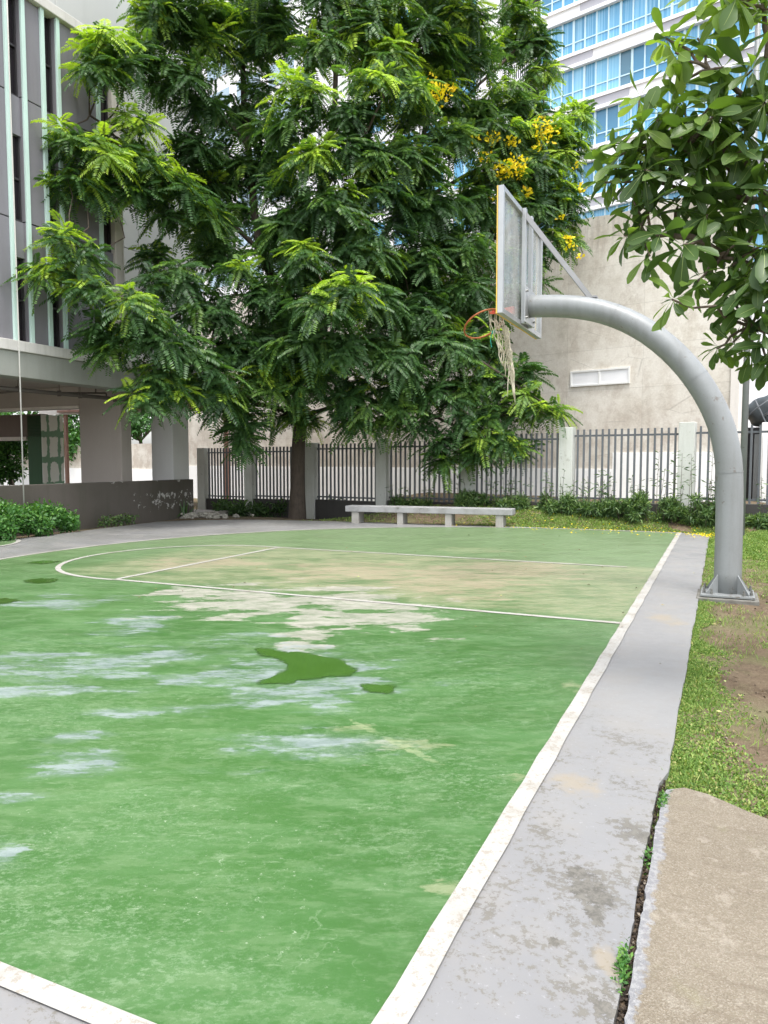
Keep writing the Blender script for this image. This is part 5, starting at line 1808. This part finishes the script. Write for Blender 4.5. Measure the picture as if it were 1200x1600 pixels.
# shrubs along the right part of the fence
SH = [(655, .30, .40, 'thin dark shrub behind the bench, between the fourth and fifth fence pillars'), (770, .42, .50, 'dark shrub at the fence just past the right end of the bench'), (835, .50, .55, 'dark green shrub left of the sixth fence pillar'), (905, .60, .50, 'spiky green shrub hugging the right side of the sixth fence pillar'),
      (950, .45, .60, 'low bamboo-like shrub in the middle of the bay right of the sixth pillar'), (1005, .62, .55, 'loose shrub just left of the tall airy shrub by the seventh pillar'), (1055, 1.0, .55, 'tallest airy shrub in front of the seventh fence pillar'), (1105, .55, .50, 'shrub at the fence directly left of the hoop pole'), (1180, .60, .60, 'shrub at the right edge behind the lamp post')]
for (u, h_, w_, lab) in SH:
    x_, Yd = fx(u)
    p = fa_ + fe * x_ + Vector((-0.35, -0.62, 0)).normalized() * 0.50
    p.z = float(gz(p.x, p.y))
    rr_ = random.Random(int(u) + 1)
    n_ = int(10 + 8 * h_)
    lob = []
    for _ in range(n_):
        q = p + fe * rr_.uniform(-w_ * 1.5, w_ * 1.5) + Vector((rr_.uniform(-.1, .1), rr_.uniform(-.25, .22), 0.06 + h_ * rr_.random() ** 1.6 * 0.5))
        lob.append((q, rr_.uniform(.10, .18)))
    t = bush('fence_shrub', lab, p, lob, int(2200 + 1200 * h_), 0.13, M['leaf_shrub'], (0.05, 0.9), 'shrubs along the fence', True, 'shrub', 0.17, 0.1, 0.5)
    # tall thin shoots
    st_ = MB(p)
    PL, DL = [], []
    for _ in range(9):
        q = p + fe * rr_.uniform(-w_ * 1.6, w_ * 1.6) + Vector((0, rr_.uniform(-.15, .2), 0))
        hh = h_ * rr_.uniform(0.9, 1.45) + .2
        tip = q + Vector((rr_.uniform(-.12, .12), rr_.uniform(-.1, .1), hh))
        st_.tube([q, q.lerp(tip, .5) + Vector((rr_.uniform(-.03, .03), 0, 0)), tip], [.007, .005, .003], 4)
        for k in range(int(12 * hh)):
            f = rr_.uniform(.35, 1)
            PL.append(tuple(q.lerp(tip, f)))
    st_.each('shoot', M['bark'], t)
    PL = np.array(PL)
    L = RNG.uniform(.09, .17, len(PL))
    V_, F_ = cards(PL, nrm(rdir(len(PL), -.4, .6)), rdir(len(PL), .1, 1), L, L * .2)
    np_mesh('shoot_leaves', V_, F_, RNG.uniform(.1, .7, len(PL)), M['leaf_shrub'], t, tuple(p))


# ------------------------------------------------------------------ ground cover
def vnoise(x, y, f, seed):
    x = x * f + seed * 13.7
    y = y * f + seed * 7.3
    return (np.sin(x * 1.7 + 1.3 * np.sin(y * 1.1)) + np.sin(y * 1.9 + 1.7 * np.sin(x * 0.8 + 1)) + np.sin((x + y) * 2.9 + np.sin(x * 3.1)) * 0.6 + np.sin((x - y) * 4.3 + np.sin(y * 3.7)) * 0.4) / 3.0


def scatter_grass(name, s, t, keep, size, per=4, flat=0.5, tint=(0.1, 0.9), zoff=0.0, wid=0.5):
    s = s[keep]
    t = t[keep]
    n = len(s)
    x = O[0] + s * math.sin(A) + t * math.cos(A)
    y = O[1] + s * math.cos(A) - t * math.sin(A)
    z = gz(x, y) + zoff
    P = np.repeat(np.stack([x, y, z], 1), per, 0)
    m_ = len(P)
    D = nrm(np.concatenate([RNG.normal(0, 1, (m_, 2)), RNG.uniform(flat, flat + 1.0, (m_, 1))], 1))
    U = nrm(np.array([0, 0, 1.0]) + RNG.normal(0, 0.5, (m_, 3)))
    sz = np.repeat(size if hasattr(size, '__len__') else np.full(n, size), per)
    L = sz * RNG.uniform(.55, 1.25, m_)
    V_, F_ = cards(P + RNG.normal(0, 1, (m_, 3)) * (sz * .5)[:, None] * np.array([1, 1, 0]), D, U, L, L * wid, 0.05)
    T = np.clip(np.repeat(RNG.uniform(tint[0], tint[1], n), per) + RNG.normal(0, .1, m_), 0, 1)
    o = np_mesh(name, V_, F_, T, M['grass'])
    return tag(o, kind='stuff')


# creeping plants along the curb and on the soil, near part
n = 60000
s = RNG.uniform(1.2, 7.2, n) ** 1.0
t = 0.56 + RNG.random(n) ** 1.6 * 3.2
d_edge = t - 0.56
pn = vnoise(s, t, 1.9, 1) + 0.5 * vnoise(s, t, 5.0, 2)
wband = 0.16 + 0.10 * np.sin(s * 1.9) + 0.10 * np.sin(s * 4.3 + 1) + 0.55 * np.exp(-((s - 2.1) / 0.55) ** 2) + 0.16 * np.exp(-((s - 3.4) / 0.5) ** 2)
prob = np.clip(1.25 - d_edge / np.maximum(wband, 0.05), 0, 1) + np.where(pn > 0.55, 0.25, 0.0) * (d_edge < 0.9) + np.where((s < 2.45) & (pn > -0.2), 0.8, 0.0)
onpad = (t > 0.57) & (s < np.interp(t, [0.57, .66, .74, .9, 1.15, 1.6, 2.6, 5.0], [1.86, 1.88, 1.85, 1.74, 1.60, 1.45, 1.22, .92]))
keep = (RNG.random(n) < prob) & ~onpad & (~((np.abs(t - .85) < .29) & (np.abs(s - PS) < .29)))
scatter_grass('ground_cover', s, t, keep, 0.020, 5, 0.25, (0.0, 0.95))

# grass: right of the hoop and over the bank
n = 150000
s = RNG.uniform(6.8, 16.6, n)
t = RNG.uniform(-9.0, 4.5, n)
x_ = O[0] + s * math.sin(A) + t * math.cos(A)
curb = np.interp(t, [-9, -7.7, -3.6, 0, .53], [14.4, 14.56, 14.9, 14.98, 14.42])
offc = (t > 0.57) | (s > curb)
pn = vnoise(s, t, 1.4, 3) + 0.4 * vnoise(s, t, 4.0, 4)
dens = np.where(t > 0.57, np.where(s > 10.0, 0.95, np.where((s < 8.6), 0.06, .35)), np.clip((t + 5.2) / 3.0, 0.05, 1.0))
dens = dens + np.where((t > 0.57) & (t < 0.85), 0.6, 0)
dens = dens * np.where((s > 14.9) & (s < 15.25) & (pn > 0.25), 0.25, 1.0)
dens = dens * np.where(t < 0.57, 1.6, 1.0)
keep = offc & (RNG.random(n) < dens) & (pn > -0.75) & (~((np.abs(t - .85) < .36) & (np.abs(s - PS) < .36)))
scatter_grass('grass', s, t, keep, 0.032 + 0.020 * (s[keep] > 11), 4, 0.5, (0.15, 0.85), 0, 0.28)

n = 5000
s = np.concatenate([RNG.uniform(1.9, 9.5, 2200), RNG.uniform(9, 16.4, 2800)])
t = np.concatenate([.63 + RNG.random(2200) ** 2.0 * .9, RNG.uniform(-5.5, 4.0, 2800)])
pn = vnoise(s, t, 2.3, 6)
curb = np.interp(t, [-9, -7.7, -3.6, 0, .53], [14.4, 14.56, 14.9, 14.98, 14.42])
keep = ((t > .57) | (s > curb)) & (pn > -.1) & ~((np.abs(t - .85) < .3) & (np.abs(s - PS) < .3))
scatter_grass('grass', s, t, keep, 0.055, 3, 1.1, (0.1, 0.9), 0, 0.09)
n = 5200
s = RNG.uniform(1.9, 9.5, n)
t = RNG.uniform(.75, 4.2, n)
keep = vnoise(s, t, 2.0, 9) > -0.2
s, t = s[keep], t[keep]
n = len(s)
x = O[0] + s * math.sin(A) + t * math.cos(A)
y = O[1] + s * math.cos(A) - t * math.sin(A)
P = np.stack([x, y, gz(x, y) - 0.004], 1)
L = RNG.uniform(.008, .034, n) * RNG.uniform(.4, 1, n)
V_, F_ = cards(P, rdir(n, .0, .6), nrm(rdir(n, .4, 1)), L, L * .9, 0.3)
k = NT('soil_clod')
kk = k.n('ShaderNodeAttribute', attribute_name='tint').outputs['Fac']
M['clod'] = k.end(k.pbr(k.ramp(kk, [(0, (.05, .034, .022)), (.6, (.13, .095, .062)), (.9, (.22, .175, .12)), (1, (.34, .30, .24))]), .95))
tag(np_mesh('soil_clods', V_, F_, RNG.random(n), M['clod']), kind='stuff')

# fallen yellow petals
n = 700
s = np.concatenate([RNG.normal(14.45, .28, 160), RNG.uniform(14.4, 16.0, 320), RNG.uniform(13.8, 14.98, 60)])
t = np.concatenate([RNG.normal(.55, .22, 160), RNG.uniform(-5.0, 1.2, 320), RNG.uniform(-3, .5, 60)])
x = O[0] + s * math.sin(A) + t * math.cos(A)
y = O[1] + s * math.cos(A) - t * math.sin(A)
z = np.maximum(gz(x, y) + 0.035, 0.012)
P = np.stack([x, y, z], 1)
L = RNG.uniform(.02, .05, len(P))
V_, F_ = cards(P, rdir(len(P), -.1, .3), nrm(rdir(len(P), .5, 1)), L, L * .8)
tag(np_mesh('fallen_petals', V_, F_, RNG.random(len(P)), M['petal']), kind='stuff')

# dry leaves and bits lying about
n = 260
s = np.concatenate([RNG.uniform(2.2, 9.0, 120), RNG.uniform(4.0, 14.5, 90), RNG.uniform(14.9, 16.2, 50)])
t = np.concatenate([RNG.uniform(.6, 3.0, 120), RNG.uniform(-7.0, .5, 90), RNG.uniform(-8.0, 1.0, 50)])
x = O[0] + s * math.sin(A) + t * math.cos(A)
y = O[1] + s * math.cos(A) - t * math.sin(A)
z = np.where((t < .55) & (s < 14.6), 0.012, gz(x, y) + 0.03)
P = np.stack([x, y, z], 1)
L = RNG.uniform(.015, .05, n)
V_, F_ = cards(P, nrm(rdir(n, -.05, .15)), nrm(rdir(n, .75, 1)), L, L * .45, 0.12)
k = NT('dry_leaf')
kk = k.n('ShaderNodeAttribute', attribute_name='tint').outputs['Fac']
M['dry'] = k.end(k.pbr(k.ramp(kk, [(0, (.09, .055, .03)), (.5, (.20, .14, .07)), (.8, (.34, .30, .12)), (1, (.30, .38, .12))]), .8))
tag(np_mesh('dry_leaves', V_, F_, RNG.random(n), M['dry']), kind='stuff')

# weeds in the crack
for (u, v, lab, n_, h_) in [(972, 1525, 'bright green weed tuft growing in the crack nearest the camera', 420, .030), (1012, 1352, 'small broad-leaved weed halfway along the crack', 40, .034), (1036, 1262, 'weed clump at the far end of the crack beside the pad corner', 200, .030)]:
    b0 = gnd(u, v, -0.03)
    t = thing('crack_weed', lab, 'weed', b0)
    sp = 0.016 if n_ > 30 else 0.010
    dirs = C(1, 0) - C(0, 0)
    P = np.array(tuple(b0)) + np.outer(RNG.normal(0, sp * 2.4, n_), np.array(tuple(dirs))) + RNG.normal(0, sp * .55, (n_, 3)) * np.array([1, 1, 0]) + np.stack([np.zeros(n_), np.zeros(n_), RNG.uniform(0, .05, n_)], 1)
    L = RNG.uniform(h_ * .3, h_ * .75, n_)
    V_, F_ = cards(P, nrm(rdir(n_, 0.1, .9)), rdir(n_, .2, 1), L, L * .45)
    np_mesh('leaves', V_, F_, RNG.uniform(.15, .95, n_), M['leaf_bush'], t, tuple(b0))
# grit in the crack, its colours darkened to paint in the crack's shadow
n = 5200
s = RNG.uniform(-.5, 1.95, n)
t = RNG.normal(.544, .012, n)
x = O[0] + s * math.sin(A) + t * math.cos(A)
y = O[1] + s * math.cos(A) - t * math.sin(A)
P = np.stack([x, y, RNG.uniform(-.055, -.02, n)], 1)
L = RNG.uniform(.006, .018, n)
k = NT('crack_grit')
kk = k.n('ShaderNodeAttribute', attribute_name='tint').outputs['Fac']
M['grit'] = k.end(k.pbr(k.ramp(kk, [(0, (.015, .011, .008)), (.7, (.05, .036, .026)), (.93, (.12, .095, .07)), (1, (.28, .24, .19))]), .95))
V_, F_ = cards(P, rdir(n, -.2, .6), rdir(n, .3, 1), L, L * .7)
tag(np_mesh('gravel', V_, F_, RNG.random(n), M['grit']), kind='stuff')

# ================================================================== light
SUN_EL, SUN_AZ = math.radians(71), math.radians(172)      # azimuth clockwise from +Y (view direction)
sd = Vector((math.sin(SUN_AZ) * math.cos(SUN_EL), math.cos(SUN_AZ) * math.cos(SUN_EL), math.sin(SUN_EL)))
sun = bpy.data.lights.new('sun', 'SUN')
sun.energy = 1.6
sun.angle = math.radians(18)
sun.color = (1.0, 0.97, 0.92)
so = bpy.data.objects.new('sun', sun)
COL.objects.link(so)
so.rotation_euler = (-sd).to_track_quat('-Z', 'Y').to_euler()

w = bpy.data.worlds.new('World')
SC.world = w
w.use_nodes = True
nt = w.node_tree
nt.nodes.clear()
sky = nt.nodes.new('ShaderNodeTexSky')
sky.sky_type = 'NISHITA'
sky.sun_disc = False
sky.sun_elevation = SUN_EL
sky.sun_rotation = SUN_AZ
sky.dust_density = 3.0
hs_ = nt.nodes.new('ShaderNodeHueSaturation')
hs_.inputs['Saturation'].default_value = 0.30
hs_.inputs['Value'].default_value = 2.0
bg = nt.nodes.new('ShaderNodeBackground')
bg.inputs[1].default_value = 0.15
ow = nt.nodes.new('ShaderNodeOutputWorld')
nt.links.new(sky.outputs[0], hs_.inputs['Color'])
nt.links.new(hs_.outputs[0], bg.inputs[0])
nt.links.new(bg.outputs[0], ow.inputs[0])

# ================================================================== camera and render settings
cam = bpy.data.cameras.new('camera')
cam.sensor_fit = 'HORIZONTAL'
cam.sensor_width = 36
cam.lens = F / 1200 * 36
cam.clip_end = 3000
co = bpy.data.objects.new('camera', cam)
COL.objects.link(co)
co.location = (0, 0, H)
co.rotation_euler = (pi / 2 - TH, 0, 0)
SC.camera = co
SC.view_settings.view_transform = 'Standard'
SC.view_settings.look = 'None'
SC.view_settings.exposure = 0.70
SC.view_settings.gamma = 1.0
SC.cycles.use_denoising = True
SC.cycles.max_bounces = 8
SC.cycles.transparent_max_bounces = 12
SC.render.film_transparent = False
